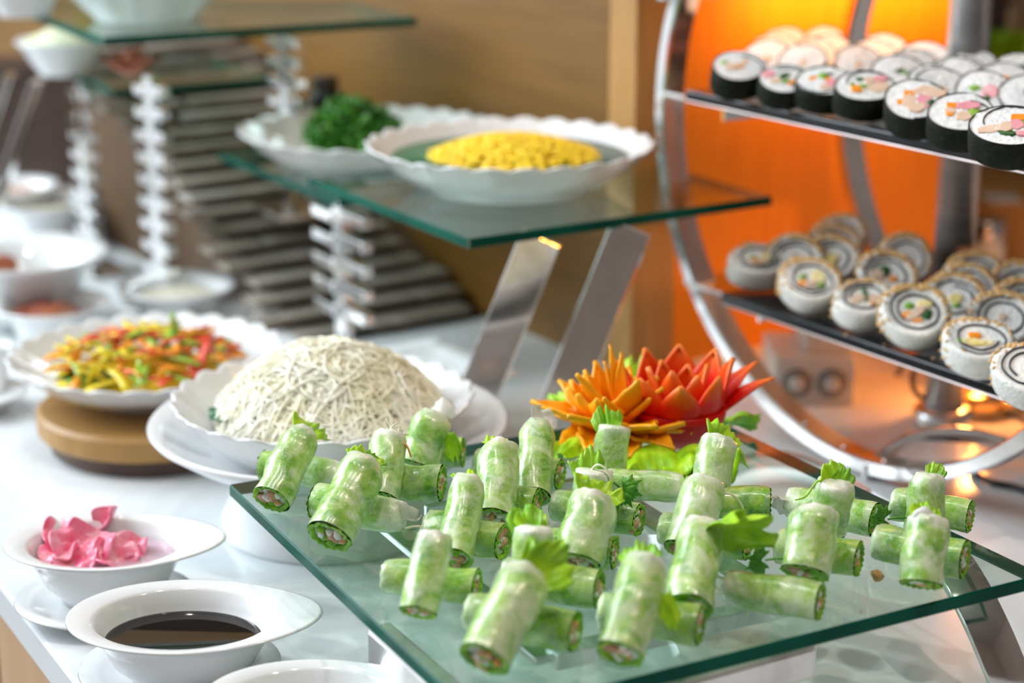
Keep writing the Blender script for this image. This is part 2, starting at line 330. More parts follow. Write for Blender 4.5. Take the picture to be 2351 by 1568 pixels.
# stepped slat riser that leans against the ochre side panel
SB = RC + uh*.295
st = thing('stepped_slat_riser', 'stepped riser of pale slats against the ochre wood panel', 'stepped riser', SB)
NS = 21; DZ = .0145; DB = .0345
mb = MB()
prof = [(0, 0), (NS*DB, 0), (NS*DB, NS*DZ), (DB, 0.002)]
A0 = -.24; vs_ = [uh*b+V((0, 0, z-.004)) for b, z in prof]+[uh*b+nh*A0+V((0, 0, z-.004)) for b, z in prof]
vs_ = [V((p.x, p.y, max(p.z, 0))) for p in vs_]
mb.add((vs_, [(0, 1, 2, 3), (7, 6, 5, 4), (0, 4, 5, 1), (1, 5, 6, 2), (2, 6, 7, 3), (3, 7, 4, 0)])); mb.obj('sloped_backing', M['slatdark'], st, False)
rr = random.Random(3)
for i in range(NS):
    b0 = i*DB+.002; z = (i+1)*DZ; a0 = A0-.02-rr.uniform(0, .03); a1 = -rr.uniform(.0, .035)-.002
    cuts = sorted([a0, a1]+[rr.uniform(a0+.06, a1-.06) for _ in range(2)])
    for j in range(3):
        if cuts[j+1]-cuts[j] < .02: continue
        d = rr.uniform(-.004, .004); B = b0+d
        base = [uh*B+nh*cuts[j], uh*B+nh*(cuts[j+1]-.003), uh*(B+DB+.006)+nh*(cuts[j+1]-.003), uh*(B+DB+.006)+nh*cuts[j]]
        MB().add(prism([p+V((0, 0, z-.0075)) for p in base], V((0, 0, .0075)))).obj('slat', M['slat'], st, False)

# ------------------------------------------------------------------ china
def scallop(n, amp):
    def f(x, y, z, r, t, w):
        k = 1+amp*w*math.cos(n*t); return x*k, y*k, z+.004*w*abs(math.cos(n*t/2))-.002*w
    return f
def scalloped_bowl(name, label, c, R, h, foot, n=26, amp=.016):
    """c: centre of the foot on its support"""
    t = .004
    prof = [(0, .004), (foot*.9, .004), (foot*.94, 0), (foot, 0), (foot*1.02, .006, 0), (foot+(R-foot)*.35, h*.24, .1), (foot+(R-foot)*.7, h*.60, .5), (R*.985, h*.97, 1), (R, h, 1), (R*.985, h+.0015, 1), (R*.955, h*.95, .8),
            (foot+(R-foot)*.62, h*.60+t, .4), (foot+(R-foot)*.25, h*.27+t, .1), (foot*.85, h*.13+t), (0, h*.11+t)]
    o = MB().add(lathe(prof, n*6, fun=scallop(n, amp))).obj(name, M['china'], None, True, c)
    return tag(o, label, 'bowl')
def plain_dish(name, label, cat, c, R, h, foot, sx=1, sy=1, rim=.15, matl='china', yaw=0):
    ca, sa = math.cos(yaw), math.sin(yaw)
    def f(x, y, z, r, t, w): x, y = x*sx, y*sy; return x*ca-y*sa, x*sa+y*ca, z
    ri = R*(1-rim)
    prof = [(0, .003), (foot*.9, .003), (foot*.94, 0), (foot, 0), (foot*1.03, .004), (foot+(ri-foot)*.55, h*.45), (ri, h*.86), (R*.99, h*.97), (R, h), (R*.985, h+.002), (ri*.98, h*.9), (foot+(ri-foot)*.5, h*.47+.003), (foot*.8, h*.15+.004), (0, h*.12+.004)]
    o = MB().add(lathe(prof, 64, fun=f)).obj(name, M[matl], None, True, c); return tag(o, label, cat)
def mound(c, R, h, n=10, seg=40, amp=.2, fr=40, sx=1, sy=1, p=2.):
    v = []; f = []
    for i in range(n+1):
        q = i/n
        for k in range(seg):
            t = 2*math.pi*k/seg; r = R*q; x, y = r*math.cos(t)*sx, r*math.sin(t)*sy; z = h*(1-q**p)
            z += h*amp*noise.noise(V((x*fr, y*fr, 1.3)))*(1-q**6); v.append((c[0]+x, c[1]+y, c[2]+z))
    for i in range(n):
        for k in range(seg): a = i*seg+k; b = i*seg+(k+1) % seg; f.append((a, a+seg, b+seg, b))
    return v, f

# noodle bowl on its footed dish
pc = PX(755, 962, .097); DR = mpx(412, pc)
dish = thing('footed_dish', 'wide white footed dish under the rice noodle bowl', 'footed dish', (pc.x, pc.y, 0))
prof = [(0, .0), (.075, 0), (.078, .003), (.07, .01), (.058, .03), (.062, .036), (.09, .042), (.13, .056), (DR*.985, .0735), (DR, .077), (DR*.985, .0795), (DR*.9, .071), (.12, .058), (.08, .047), (0, .045)]
MB().add(lathe([(r_, z_+.02) for r_, z_ in prof[5:]], 80)).obj('dish', M['china'], dish)
MB().add(lathe([(0, 0), (.098, 0), (.10, .002), (.096, .014), (.086, .040), (.088, .063), (0, .064)], 64)).obj('pedestal', M['china'], dish)
nb = PX(742, 908, .12); NR = mpx(345, nb); NBZ = .065
scalloped_bowl('noodle_bowl', 'scalloped white bowl heaped with rice noodles', (nb.x, nb.y, NBZ), NR, .055, .07)
# noodles
rn = random.Random(11); mb = MB(); nc = V((nb.x+.006, nb.y-.002, .1))
def dome(x, y): # height of the noodle heap
    q = (x/.102)**2+(y/.102)**2; return .104+.058*max(0, 1-q**1.0)**.9+.002
for i in range(560):
    a = rn.uniform(0, 6.28); r = .096*math.sqrt(rn.random()); x, y = r*math.cos(a), r*math.sin(a); d = rn.uniform(0, 6.28); cur = rn.uniform(-1, 1)*.32; lift = rn.uniform(-.001, .0075)*rn.random(); path = []
    for k in range(24):
        q = math.hypot(x, y)
        if q > .098: d = math.atan2(-y, -x)+rn.uniform(-1, 1)
        path.append((nc.x+x, nc.y+y, dome(x, y)+lift+.0012*math.sin(k*1.1+i)))
        x += .0052*math.cos(d); y += .0052*math.sin(d); d += cur+rn.uniform(-.12, .12)
        if rn.random() < .08: cur = -cur
    mb.add(tube(path, .00105, 5))
mb.add(mound((nc.x, nc.y, .098), .100, .056, 12, 48, .06, 60))
no = mb.obj('rice_noodle_heap', M['noodle'], None, origin=(nc.x, nc.y, .08), loc=(nc.x, nc.y, .08)); tag(no, 'heap of pale tangled rice noodles in the scalloped bowl', 'noodles', kind='stuff')
def leafsheet(L, Wd, curl=.2, ruf=0., n=8, m=6, fr=5, pw=.5):
    v = []; f = []
    for i in range(n+1):
        q = i/n; w = Wd*(math.sin(math.pi*min(1, q*.92+.06))**pw)
        for j in range(m+1):
            s = j/m*2-1; x = s*w; y = L*q; z = curl*(s*s)*Wd+ruf*abs(s)*math.sin(q*fr*6+s*2)*Wd; v.append(V((x, y, z)))
    for i in range(n):
        for j in range(m): a = i*(m+1)+j; f.append((a, a+1, a+m+2, a+m+1))
    return v, f
def place(vf, loc, X, Y):
    X = V(X).normalized(); Y = V(Y); Z = X.cross(Y).normalized(); Y = Z.cross(X)
    R = Matrix((X, Y, Z)).transposed(); return [V(loc)+R @ V(p) for p in vf[0]], vf[1]
lf = PX(490, 940, .12)
mb = MB().add(place(leafsheet(.1, .03, .15), (0, 0, 0), (.2, -1, 0), (1, .15, -.05)))
solidify(tag(mb.obj('banana_leaf', M['banana'], None, loc=lf+V((-.004, .0, -.008))), 'dark green leaf tucked under the rice noodles', 'leaf'), .0008)

# pepper bowl on two stacked round boards
pb = PX(338, 808, .086); PR = mpx(315, pb)
bd = PX(322, 1097, 0); BR = .108; bc = V((pb.x+.012, bd.y+BR-.004, 0))
o = MB().add(lathe([(0, 0), (BR*.95, 0), (BR*.98, .003), (BR*.98, .015), (BR*.95, .018), (0, .018)], 64)).obj('round_wood_board', M['boardlow'], None, True, bc); tag(o, 'dark brown round wooden board, lower of the two under the pepper bowl', 'board')
o.modifiers.new('e', 'EDGE_SPLIT')
o = MB().add(lathe([(0, 0), (BR*1.06, 0), (BR*1.09, .004), (BR*1.09, .021), (BR*1.05, .025), (0, .025)], 64)).obj('round_wood_board', M['boardtop'], None, True, bc+V((0, 0, .018))); tag(o, 'golden brown round wooden board, upper of the two under the pepper bowl', 'board')
o.modifiers.new('e', 'EDGE_SPLIT')
scalloped_bowl('pepper_bowl', 'scalloped white bowl of mixed pepper strips on round boards', (pb.x, pb.y, .043), PR, .043, .065)
rp = random.Random(5); ptn = V((pb.x-.004, pb.y-.006, .08))
lab = {'red': 'thin red bell pepper strip in the mixed heap', 'yellow': 'yellow bell pepper strip in the mixed heap', 'orangep': 'orange carrot strip in the mixed pepper heap', 'green': 'pale green pepper strip in the mixed heap'}
tag(MB().add(mound((0, 0, 0), .092, .030, 8, 32, .3, 50)).obj('pepper_heap_base', M['pep_yellow'], None, loc=(ptn.x, ptn.y, .058)), 'bed of finely shredded yellow pepper under the strips', 'shredded pepper', kind='stuff')
for i in range(190):
    a = rp.uniform(0, 6.28); r = .088*math.sqrt(rp.random()); x, y = r*math.cos(a), r*math.sin(a)
    z = .073+.028*(1-(r/.1)**2); d = rp.uniform(0, 6.28); L = rp.uniform(.02, .045); tilt = rp.uniform(-.25, .35); cv = rp.uniform(-14, 14)
    if i < 5: tilt = rp.uniform(1.0, 1.4); z += .006
    wx = ptn.x+x; kind = rp.choice(['red', 'orangep', 'red', 'orangep', 'yellow', 'green'] if x > 0 else ['yellow', 'green', 'yellow', 'orangep', 'red'])
    pth = []
    for k in range(7):
        s = (k/6-.5)*L; dd = d+cv*s; pth.append(V((math.cos(dd)*s*math.cos(tilt), math.sin(dd)*s*math.cos(tilt), s*math.sin(tilt)-6*s*s)))
    w = rp.uniform(.0024, .0048); N = V((-math.sin(d), math.cos(d), 0)); v = []; f = []
    for p in pth: v += [p-N*w, p+N*w, p+N*w+V((0, 0, .0018)), p-N*w+V((0, 0, .0018))]
    for k in range(6):
        for q in range(4): b = k*4; f.append((b+q, b+(q+1) % 4, b+4+(q+1) % 4, b+4+q))
    f += [(3, 2, 1, 0), (24, 25, 26, 27)]
    tag(MB().add((v, f)).obj('pepper_strip', M['pep_'+kind], None, True, (wx, ptn.y+y, z+rp.uniform(.0, .006))), lab[kind], 'pepper strip', kind.replace('orangep', 'orange')+' strips in the pepper bowl')
tag(solidify(MB().add(place(leafsheet(.06, .022, .15), (0, 0, 0), (0, -1, 0), (1, 0, .0))).obj('banana_leaf', M['banana'], None, loc=PX(128, 868, .078)), .0008), 'dark leaf tip under the pepper strips', 'leaf')

# corn and herb bowls on the glass shelf
ZS = .234; zb = ZS-.031
cb = PX(1170, 330, ZS+.046); CR = mpx(330, cb)
scalloped_bowl('corn_bowl', 'scalloped white bowl of yellow corn kernels', (cb.x, cb.y, ZS), CR, .046, .082)
cc = V((cb.x+.004, cb.y-.006, ZS+.03)); rc = random.Random(9); mb = MB(); AX, AY = mpx(225, cc), .098
for i in range(1900):
    a = rc.uniform(0, 6.28); q = math.sqrt(rc.random()); x, y = AX*q*math.cos(a), AY*q*math.sin(a); z = .026*(1-q*q)+rc.uniform(-.001, .002)
    mb.add(blob((x, y, z), .0038, .0033, .003, 1, rot=rrot(rc)))
mb.add(mound((0, 0, -.003), 1, .022, 8, 40, .1, 40, AX, AY))
tag(mb.obj('corn_kernel_heap', M['corn'], None, loc=(cc.x, cc.y, ZS+.027)), 'heap of cooked yellow corn kernels on banana leaf', 'corn', kind='stuff')
lv = MB().add(lathe([(0, .0), (.6, .004), (1, .018)], 40, fun=lambda x, y, z, r, t, w: (x*(AX+.02), y*(AY+.015), z+.0)))
tag(solidify(lv.obj('banana_leaf', M['banana'], None, loc=(cc.x-.004, cc.y, ZS+.018)), .0008), 'dark green leaf lining the corn bowl', 'leaf')
hb = PX(846, 296, zb+.046); HR = mpx(296, hb)
scalloped_bowl('herb_bowl', 'scalloped white bowl of chopped green herbs', (hb.x, hb.y, zb), HR, .046, .078)
hcn = PX(826, 290, zb+.05); rh = random.Random(4); mb = MB()
HX = mpx(125, hcn)
for i in range(700):
    a = rh.uniform(0, 6.28); q = math.sqrt(rh.random()); x, y = HX*q*math.cos(a), .07*q*math.sin(a); z = .042*max(0, 1-(x/HX*.8+.35)**2*.8-(y/.07)**2*.6)*(1-q**3)+.004
    X = V((rh.uniform(-1, 1), rh.uniform(-1, 1), rh.uniform(-.4, .4))); Yv = V((rh.uniform(-1, 1), rh.uniform(-1, 1), rh.uniform(-.2, 1)))
    mb.add(place(leafsheet(rh.uniform(.008, .016), rh.uniform(.003, .006), .3, .3, 3, 2), (x, y, z+rh.uniform(0, .004)), X, Yv))
mb.add(mound((0, 0, -.002), 1, .03, 8, 32, .3, 20, HX, .07))
tag(mb.obj('green_herb_heap', M['herb'], None, loc=(hcn.x, hcn.y, zb+.028)), 'heap of dark green leafy herbs', 'herbs', kind='stuff')

# boat shaped sauce bowls and saucers at the counter edge
def boat(name, label, c, hw, zr, tipx=1.22, sy=.76, yaw=-.05, R=.068):
    k = hw/(R*(1+tipx)/2); ca, sa = math.cos(yaw), math.sin(yaw)
    def f(x, y, z, r, t, w):
        e = 1+w*(tipx-1)*max(0, math.cos(t))**2; x, y = x*k*e, y*k*(sy+.04*(1-w)); z = z+w*.004*max(0, math.cos(t))**3
        return x*ca-y*sa, x*sa+y*ca, z
    h = zr-c[2]
    prof = [(0, .003), (.026, .003), (.028, 0), (.031, 0), (.033, .005), (.042, h*.3), (.050, h*.7, .1), (.0545, h*.9, .35), (.066, h*.955, 1), (.068, h*.975, 1), (.0675, h, 1), (.066, h*1.005, 1), (.0545, h*.965, .35), (.0515, h*.93, .15), (.048, h*.72, .05), (.039, h*.33), (.025, .0085), (0, .0075)]
    o = MB().add(lathe(prof, 96, fun=f)).obj(name, M['china'], None, True, c); tag(o, label, 'sauce bowl'); return k, sy, yaw
def liquid(name, label, c, k, sy, yaw, r, z, m, cat):
    ca, sa = math.cos(yaw), math.sin(yaw)
    f = lambda x, y, zz, rr_, t, w: (x*k*ca-y*k*(sy+.04)*sa, x*k*sa+y*k*(sy+.04)*ca, zz)
    o = MB().add(lathe([(r*.9, -.002), (r, 0), (r*.985, .0005), (r*.95, .0), (0, 0)], 64, fun=f)).obj(name, m, None, True, (c[0], c[1], c[2]+z)); return tag(o, label, cat)
def saucer(label, px, py, hw, sy=.9):
    c = PX(px, py, .012); R = mpx(hw, c); return plain_dish('saucer', label, 'saucer', (c.x, c.y, 0), R, .013, R*.55, 1, sy, .2)
sp = PX(418, 1412, .056); khw = mpx(296, sp); sc = V((sp.x, sp.y, .007))
k3 = boat('soy_sauce_bowl', 'white boat shaped bowl of dark soy sauce', sc, khw, .056)
liquid('soy_sauce', 'dark brown soy sauce filling the boat shaped bowl', sc, *k3, .0465, .031, M['soy'], 'sauce')
saucer('white saucer under the soy sauce bowl', 415, 1530, 232)
gp = PX(240, 1240, .056); ghw = mpx(256, gp); gc = V((gp.x, gp.y, .007))
k3 = boat('ginger_bowl', 'white boat shaped bowl of pink pickled ginger', gc, ghw, .056)
liquid('ginger_brine', 'pale pink brine around the pickled ginger', gc, *k3, .0485, .034, M['pinkwater'], 'brine')
saucer('white saucer under the pickled ginger bowl', 242, 1372, 205)
rg = random.Random(21)
gl = [('crumpled pickled ginger slice standing at the pointed peak', 138, 1250, .016, .017, .9), ('broad folded pickled ginger slice in the middle of the bowl', 200, 1272, .028, .02, .4), ('deep pink pickled ginger slice near the bowl rim', 175, 1294, .018, .016, .1), ('upright curl of pickled ginger on the broad slice', 240, 1232, .009, .02, 1.3), ('pale pickled ginger slice at the end of the heap', 300, 1268, .015, .014, .3), ('small magenta ginger knob beside the pale slice', 322, 1262, .007, .007, .2), ('coral pickled ginger slice under the upright curl', 262, 1285, .018, .016, .15), ('flat ginger slice lying below the crumpled peak', 140, 1282, .018, .014, .1)]
def crumple(a, b, seed, fold):
    n = 14; v = []; f = []
    for i in range(n+1):
        for j in range(n+1):
            s, t = i/n*2-1, j/n*2-1; k = math.sqrt(max(1e-6, 1-.5*max(s*s, t*t)))  # rounded square -> disc
            x, y = s*math.sqrt(1-t*t/2)*a, t*math.sqrt(1-s*s/2)*b
            z = fold*a*.9*abs(s+.25*math.sin(t*3+seed))**1.3+.0065*noise.noise(V((x*75+seed, y*75, seed)))+.0025*noise.noise(V((x*190, y*190, seed*2)))
            v.append(V((x*(1-.25*fold), y, z)))
    for i in range(n):
        for j in range(n): q = i*(n+1)+j; f.append((q, q+1, q+n+2, q+n+1))
    return v, f
for lb_, px, py, a, b, up in gl:
    p = PX(px, py, .040); vf = crumple(a*1.15, b*1.15, rg.uniform(0, 40), .35+up*.5); Rm = rotz(rg.uniform(-.8, .8)) @ Matrix.Rotation(.25+up*.55, 3, 'X') @ Matrix.Rotation(rg.uniform(-.3, .3), 3, 'Y')
    o = MB().add(([Rm @ q for q in vf[0]], vf[1])).obj('pickled_ginger_slice', M['ginger'], None, True, p+V((0, 0, .001+up*.003))); solidify(o, .0022); subd(o, 1); tag(o, lb_, 'pickled ginger', 'pickled ginger slices')
tp = PX(715, 1598, .056); thw = mpx(280, tp)
boat('sauce_bowl', 'white boat shaped bowl at the counter front beside the soy sauce', V((tp.x, tp.y, .007)), thw, .056)
saucer('white saucer under the empty boat bowl', 705, 1715, 230)

# square plate behind the noodle dish, other crockery on the left
def square_plate(label, c, h, ang, z0=0, t=.012):
    X = V((math.cos(ang), math.sin(ang), 0)); Y = V((-X.y, X.x, 0)); g = 10; v = []; f = []
    for j in range(g+1):
        for i in range(g+1):
            s, q = i/g*2-1, j/g*2-1; e = max(abs(s), abs(q)); z = t*max(0, (e-.55)/.45)**1.5+.006; v.append(X*(s*h)+Y*(q*h)+V((0, 0, z)))
    for j in range(g):
        for i in range(g): a = j*(g+1)+i; f.append((a, a+1, a+g+2, a+g+1))
    o = MB().add((v, f)).obj('square_plate', M['china'], None, True, V((c.x, c.y, z0))); m = solidify(o, .006); o.modifiers['solid'].offset = -1; return tag(o, label, 'plate')
c = PX(955, 856, .06); o = square_plate('white square plate behind the noodle bowl, one corner jutting out', c, .074, AZ+.02, .05)
MB().add(abox((0, 0, -.0235), .03, .03, .0265)).obj('foot', M['china'], o, False)
c = PX(560, 775, .03); square_plate('white square plate between the pepper bowl and the stepped riser', c, .07, AZ, .0)
def bowl_px(name, label, px, py, hw, z, h, z0=None, cat='bowl', rim=.2, foot=.5):
    c = PX(px, py, z); R = mpx(hw, c); return c, R, plain_dish(name, label, cat, (c.x, c.y, z-h), R, h, R*foot, rim=rim)
def fill(name, label, c, R, m, cat, h=.01, amp=.4, dz=-.012, sub=None):
    return tag(MB().add(mound((0, 0, 0), R, h, 8, 32, amp, 60)).obj(name, m, None, True, V((c.x, c.y, c.z+dz))), label, cat, kind=sub)
c, R, o = bowl_px('sauce_dish', 'white dish of cream coloured sauce before the slat riser', 405, 655, 135, .05, .05); fill('cream_sauce', 'cream coloured sauce in the white dish', c, R*.66, M['cream'], 'sauce', .006, .1)
c, R, o = bowl_px('flat_plate', 'flat white plate beside the cream sauce dish', 540, 712, 105, .03, .03, cat='plate'); 
c, R, o = bowl_px('chili_dish', 'white dish of fried red chili flakes', 118, 696, 132, .05, .05); fill('fried_chili_flakes', 'dark red fried chili flakes in the white dish', V((c.x-.004, c.y-.008, c.z)), R*.62, M['chili'], 'chili', .014, .7, sub='stuff')
c, R, o = bowl_px('salad_bowl', 'large plain white bowl with a few salad greens', 55, 580, 190, .09, .08); fill('salad_greens', 'light green salad leaves in the large white bowl', V((c.x-.03, c.y-.02, c.z)), R*.5, M['lettuce'], 'salad', .02, .8, -.05, 'stuff')
o = MB().add(blob((0, 0, 0), .022, .018, .016, 3, .5, 60)).obj('mushroom_piece', M['chili'], None, True, PX(5, 618, .06)); tag(o, 'dark brown mushroom piece on the salad greens', 'mushroom')
c, R, o = bowl_px('small_bowl', 'small white bowl with pale yellow dressing', 105, 465, 108, .06, .06); fill('pale_dressing', 'pale yellow dressing in the small white bowl', c, R*.7, M['cream'], 'dressing', .004, .1)
c, R, o = bowl_px('small_bowl', 'small white bowl with peach coloured sauce', 38, 424, 95, .075, .075); fill('peach_sauce', 'peach coloured sauce in the small white bowl', c, R*.6, M['salmon'], 'sauce', .004, .1)
c, R, o = bowl_px('small_bowl', 'small white bowl on a plate beside the pepper bowl boards', -20, 795, 52, .06, .055)
c, R, o = bowl_px('bread_plate', 'white plate under the small bowl beside the pepper bowl', -40, 900, 105, .02, .02, cat='plate')

# ------------------------------------------------------------------ glass shelves and their stands
G = .11
gp4 = [PX(530, 1112, G), PX(1096, 1645, G), PX(2391, 1318, G), PX(1585, 936, G)]
glass_shelf('glass_shelf', 'square glass shelf with green edges carrying the spring rolls', gp4, .010)
ga = (gp4[1]-gp4[0]).normalized(); gb = (gp4[2]-gp4[1]).normalized()     # towards camera / to the right
gd = gp4[0]
def GP(s, t, z): return V((gd.x, gd.y, 0))+ga*s+gb*t+V((0, 0, z))
fs = thing('steel_shelf_stand', 'polished steel stand with curved legs under the spring roll shelf', 'shelf stand', GP(.21, .22, 0))
f0 = GP(.21, .22, 0)
def bar(a, b, wv, tv, name, m, parent, org, bw=.0012):
    a, b = V(a)-org, V(b)-org; d = b-a; wv = V(wv); tv = V(tv)
    o = MB().add(([a-wv-tv, a+wv-tv, a+wv+tv, a-wv+tv, b-wv-tv, b+wv-tv, b+wv+tv, b-wv+tv], BOXF)).obj(name, m, parent, False); return bevel(o, bw)
# frame bars under the glass, taken from their traces seen through it
def GPX(x, y, z): return PX(x, y, z)
zf = G-.0105
q1 = GPX(1265, 1512, zf-.008); q2 = GPX(1880, 1370, zf-.008)
fd = (q2-q1).normalized(); fnn = V((-fd.y, fd.x, 0))
bar(q1, q2, fnn*.008, V((0, 0, .006)), 'frame_bar', M['brightsteel'], fs, f0)
q3 = GPX(880, 1475, zf-.008)
q0 = q1+(q3-q1)
bar(q1+fd*.0, q1+fnn*.26, fd*.012, V((0, 0, .003)), 'frame_bar', M['chrome'], fs, f0)
bar(q2-fd*.03, q2-fd*.03+fnn*.26, fd*.012, V((0, 0, .003)), 'frame_bar', M['chrome'], fs, f0)
bar(q1+fnn*.26+fd*.03, q2+fnn*.26, fnn*.003, V((0, 0, .009)), 'frame_bar', M['chrome'], fs, f0)
# lower rail with a rounded end below the front edge
l1 = PX(1470, 1625, .07); l2 = PX(1872, 1512, .07)
bar(l1, l2, V((0, .006, 0)), V((0, 0, .013)), 'lower_rail', M['brightsteel'], fs, f0, .004)
l3 = PX(868, 1478, .06); l4 = PX(960, 1560, .06)
bar(l3+(l3-l4)*.0, l4+(l4-l3)*1.2, V((.008, .006, 0)), V((0, 0, .016)), 'lower_rail', M['brightsteel'], fs, f0, .004)
bar(l1+V((-.01, .0, 0)), l4+(l4-l3)*1.2, V((0, .006, 0)), V((0, 0, .013)), 'lower_rail', M['brightsteel'], fs, f0, .004)
def strip(path, wv, th, name, m, parent, org, bw=.001):
    """flat bar bent along a path: wv half width vector, th half thickness"""
    path = [V(p)-org for p in path]; v = []; f = []; wv = V(wv); n = len(path)
    for i, p in enumerate(path):
        t = (path[min(i+1, n-1)]-path[max(i-1, 0)]).normalized(); nn = t.cross(wv).normalized()*th
        v += [p-wv-nn, p+wv-nn, p+wv+nn, p-wv+nn]
    for i in range(n-1):
        b = i*4
        for k in range(4): f.append((b+k, b+(k+1) % 4, b+4+(k+1) % 4, b+4+k))
    f += [(3, 2, 1, 0), (n*4-4, n*4-3, n*4-2, n*4-1)]
    o = MB().add((v, f)).obj(name, m, parent, True); bevel(o, bw, 2); o.modifiers['bevel'].angle_limit = math.radians(50); o.modifiers.new('e', 'EDGE_SPLIT').split_angle = math.radians(40); return o
def arc(p0, p1, p2, n=18):
    p0, p1, p2 = V(p0), V(p1), V(p2); return [p0*(1-t)**2+p1*2*t*(1-t)+p2*t*t for t in [i/n for i in range(n+1)]]
# curved leg by the front edge
la = PX(2160, 1255, zf-.004); lb2 = PX(2225, 1395, .075); lc = PX(2345, 1640, .0)
strip(arc(la, PX(2262, 1390, .085), lc), V((.016, .004, .0)), .003, 'curved_leg', M['chrome'], fs, f0)
# arched strip behind the shelf, on the counter
aa = [PX(1600, 1130, .012), PX(1660, 1075, .03), PX(1760, 1050, .035), PX(1860, 1065, .03), PX(1960, 1120, .012)]
def smooth(pts, n=6):
    pts = [V(p) for p in pts]; out = []
    for i in range(len(pts)-1):
        a = pts[max(i-1, 0)]; b = pts[i]; c_ = pts[i+1]; d = pts[min(i+2, len(pts)-1)]
        for k in range(n):
            t = k/n; out.append(.5*((2*b)+(c_-a)*t+(2*a-5*b+4*c_-d)*t*t+(3*b-a-3*c_+d)*t**3))
    return out+[pts[-1]]

# two plate shelf with corn and herbs
fA = PX(1077, 548, ZS); rA = PX(1770, 450, ZS); sA = (rA-fA).normalized(); sB = V((-sA.y, sA.x, 0)); wA = (rA-fA).length
glass_shelf('glass_shelf', 'raised glass shelf with green edges under the corn bowl', [fA, rA, rA+sB*.30, fA+sB*.335], .0098)
fB = PX(775, 457, zb); glass_shelf('glass_shelf', 'glass shelf under the herb bowl, tucked below the corn shelf', [fB, fB+sA*.22, fB+sA*.22+sB*.32, fB+sB*.32], .0098)
sl = thing('slanted_shelf_stand', 'slanted flat steel legs propping the corn shelf', 'shelf stand', PX(1150, 1015, 0))
so = PX(1150, 1015, 0)
for (tx, ty, bx, by) in ((1243, 545, 1050, 1025), (1450, 522, 1235, 1060)):
    t = PX(tx, ty, ZS-.0105); b = PX(bx, by, 0.0); b.y = t.y+.0; b = V((PX(bx, by, 0).x, PX(bx, by, 0).y, .001))
    d = (t-b).normalized(); wv = V((.97, -.24, 0)); wv = (wv-d*wv.dot(d)).normalized()*.020; tv = d.cross(wv).normalized()*.0045
    bar(b, t, wv, tv, 'slanted_leg', M['chrome'], sl, so)

# notched chrome riser stands
def notched(label, base, top, n, L=.05, pitch=.027, w=.012, dirv=None, zlow=.03):
    r = thing('notched_riser_stand', label, 'riser stand', base); d = V(dirv or sB); nrm = V((d.y, -d.x, 0))
    MB().add(box((0, 0, (top-base.z)/2), d*w, nrm*.005, V((0, 0, (top-base.z)/2)))).obj('post', M['chrome'], r, False)
    bevel(MB().add(box((0, 0, .003), d*.05, nrm*.04, V((0, 0, .003)))).obj('foot_plate', M['chrome'], r, False), .001)
    for i in range(n):
        z = top-base.z-.014-i*pitch
        if z < zlow: break
        for s in (-1, 1):
            zz = z-(.006 if s > 0 else 0)
            bevel(MB().add(box(d*(s*(w+L/2-.002))+V((0, 0, zz)), d*(L/2), nrm*.007, V((0, 0, .0065)))).obj('side_bar', M['chrome'], r, False), .002)
nbp = PX(770, 470, zb-.0098); notched('chrome riser stand with side bars under the herb shelf corner', V((nbp.x+.004, nbp.y+.02, 0)), zb-.0098, 5, .052)
p = PY(345, 175, 2.28); notched('chrome riser stand with side bars below the rust red garnish', V((p.x, p.y, 0)), p.z, 10, .034, .028)
p = PY(185, 190, 2.45); notched('chrome riser stand with side bars under the lettuce bowl shelf', V((p.x, p.y, 0)), p.z, 9, .03, .026)
p = PY(655, 66, 2.30); notched('chrome riser stand with side bars on the slat riser under the top glass shelf', V((p.x, p.y, .12)), p.z, 6, .034, .024)

# ------------------------------------------------------------------ hoop stand with two trays
BP = PX(2030, 1122, 0); HR_ = .31; HCZ = .3105; HB = .0516; HW = .252
hs = thing('hoop_sushi_stand', 'tall stand of two polished steel hoops carrying black trays', 'display stand', BP)
def hoop(a0, w=.030, t=.0075, m='chrome'):
    n = 120; v = []; f = []
    for i in range(n):
        th = 2*math.pi*i/n; d = uh*math.cos(th)+V((0, 0, math.sin(th))); c_ = uh*HB+V((0, 0, HCZ+.004))
        sec = [(HR_-2*t, 0.0025), (HR_-2*t+.002, 0), (HR_-.002, 0), (HR_, .002), (HR_, w-.002), (HR_-.002, w), (HR_-2*t+.002, w), (HR_-2*t, w-.0025)]
        for r, a in sec: v.append(c_+d*r+nh*(a0+a))
    k = 8
    for i in range(n):
        j = (i+1) % n
        for q in range(k): f.append((i*k+q, i*k+(q+1) % k, j*k+(q+1) % k, j*k+q))
    o = MB().add((v, f)).obj('steel_hoop', M[m], hs, True); o.modifiers.new('e', 'EDGE_SPLIT').split_angle = math.radians(35); return o
hoop(0); hoop(HW)
TA0 = -.04
def chord(z): return math.sqrt(max(0, (HR_-.014)**2-(z-HCZ)**2))
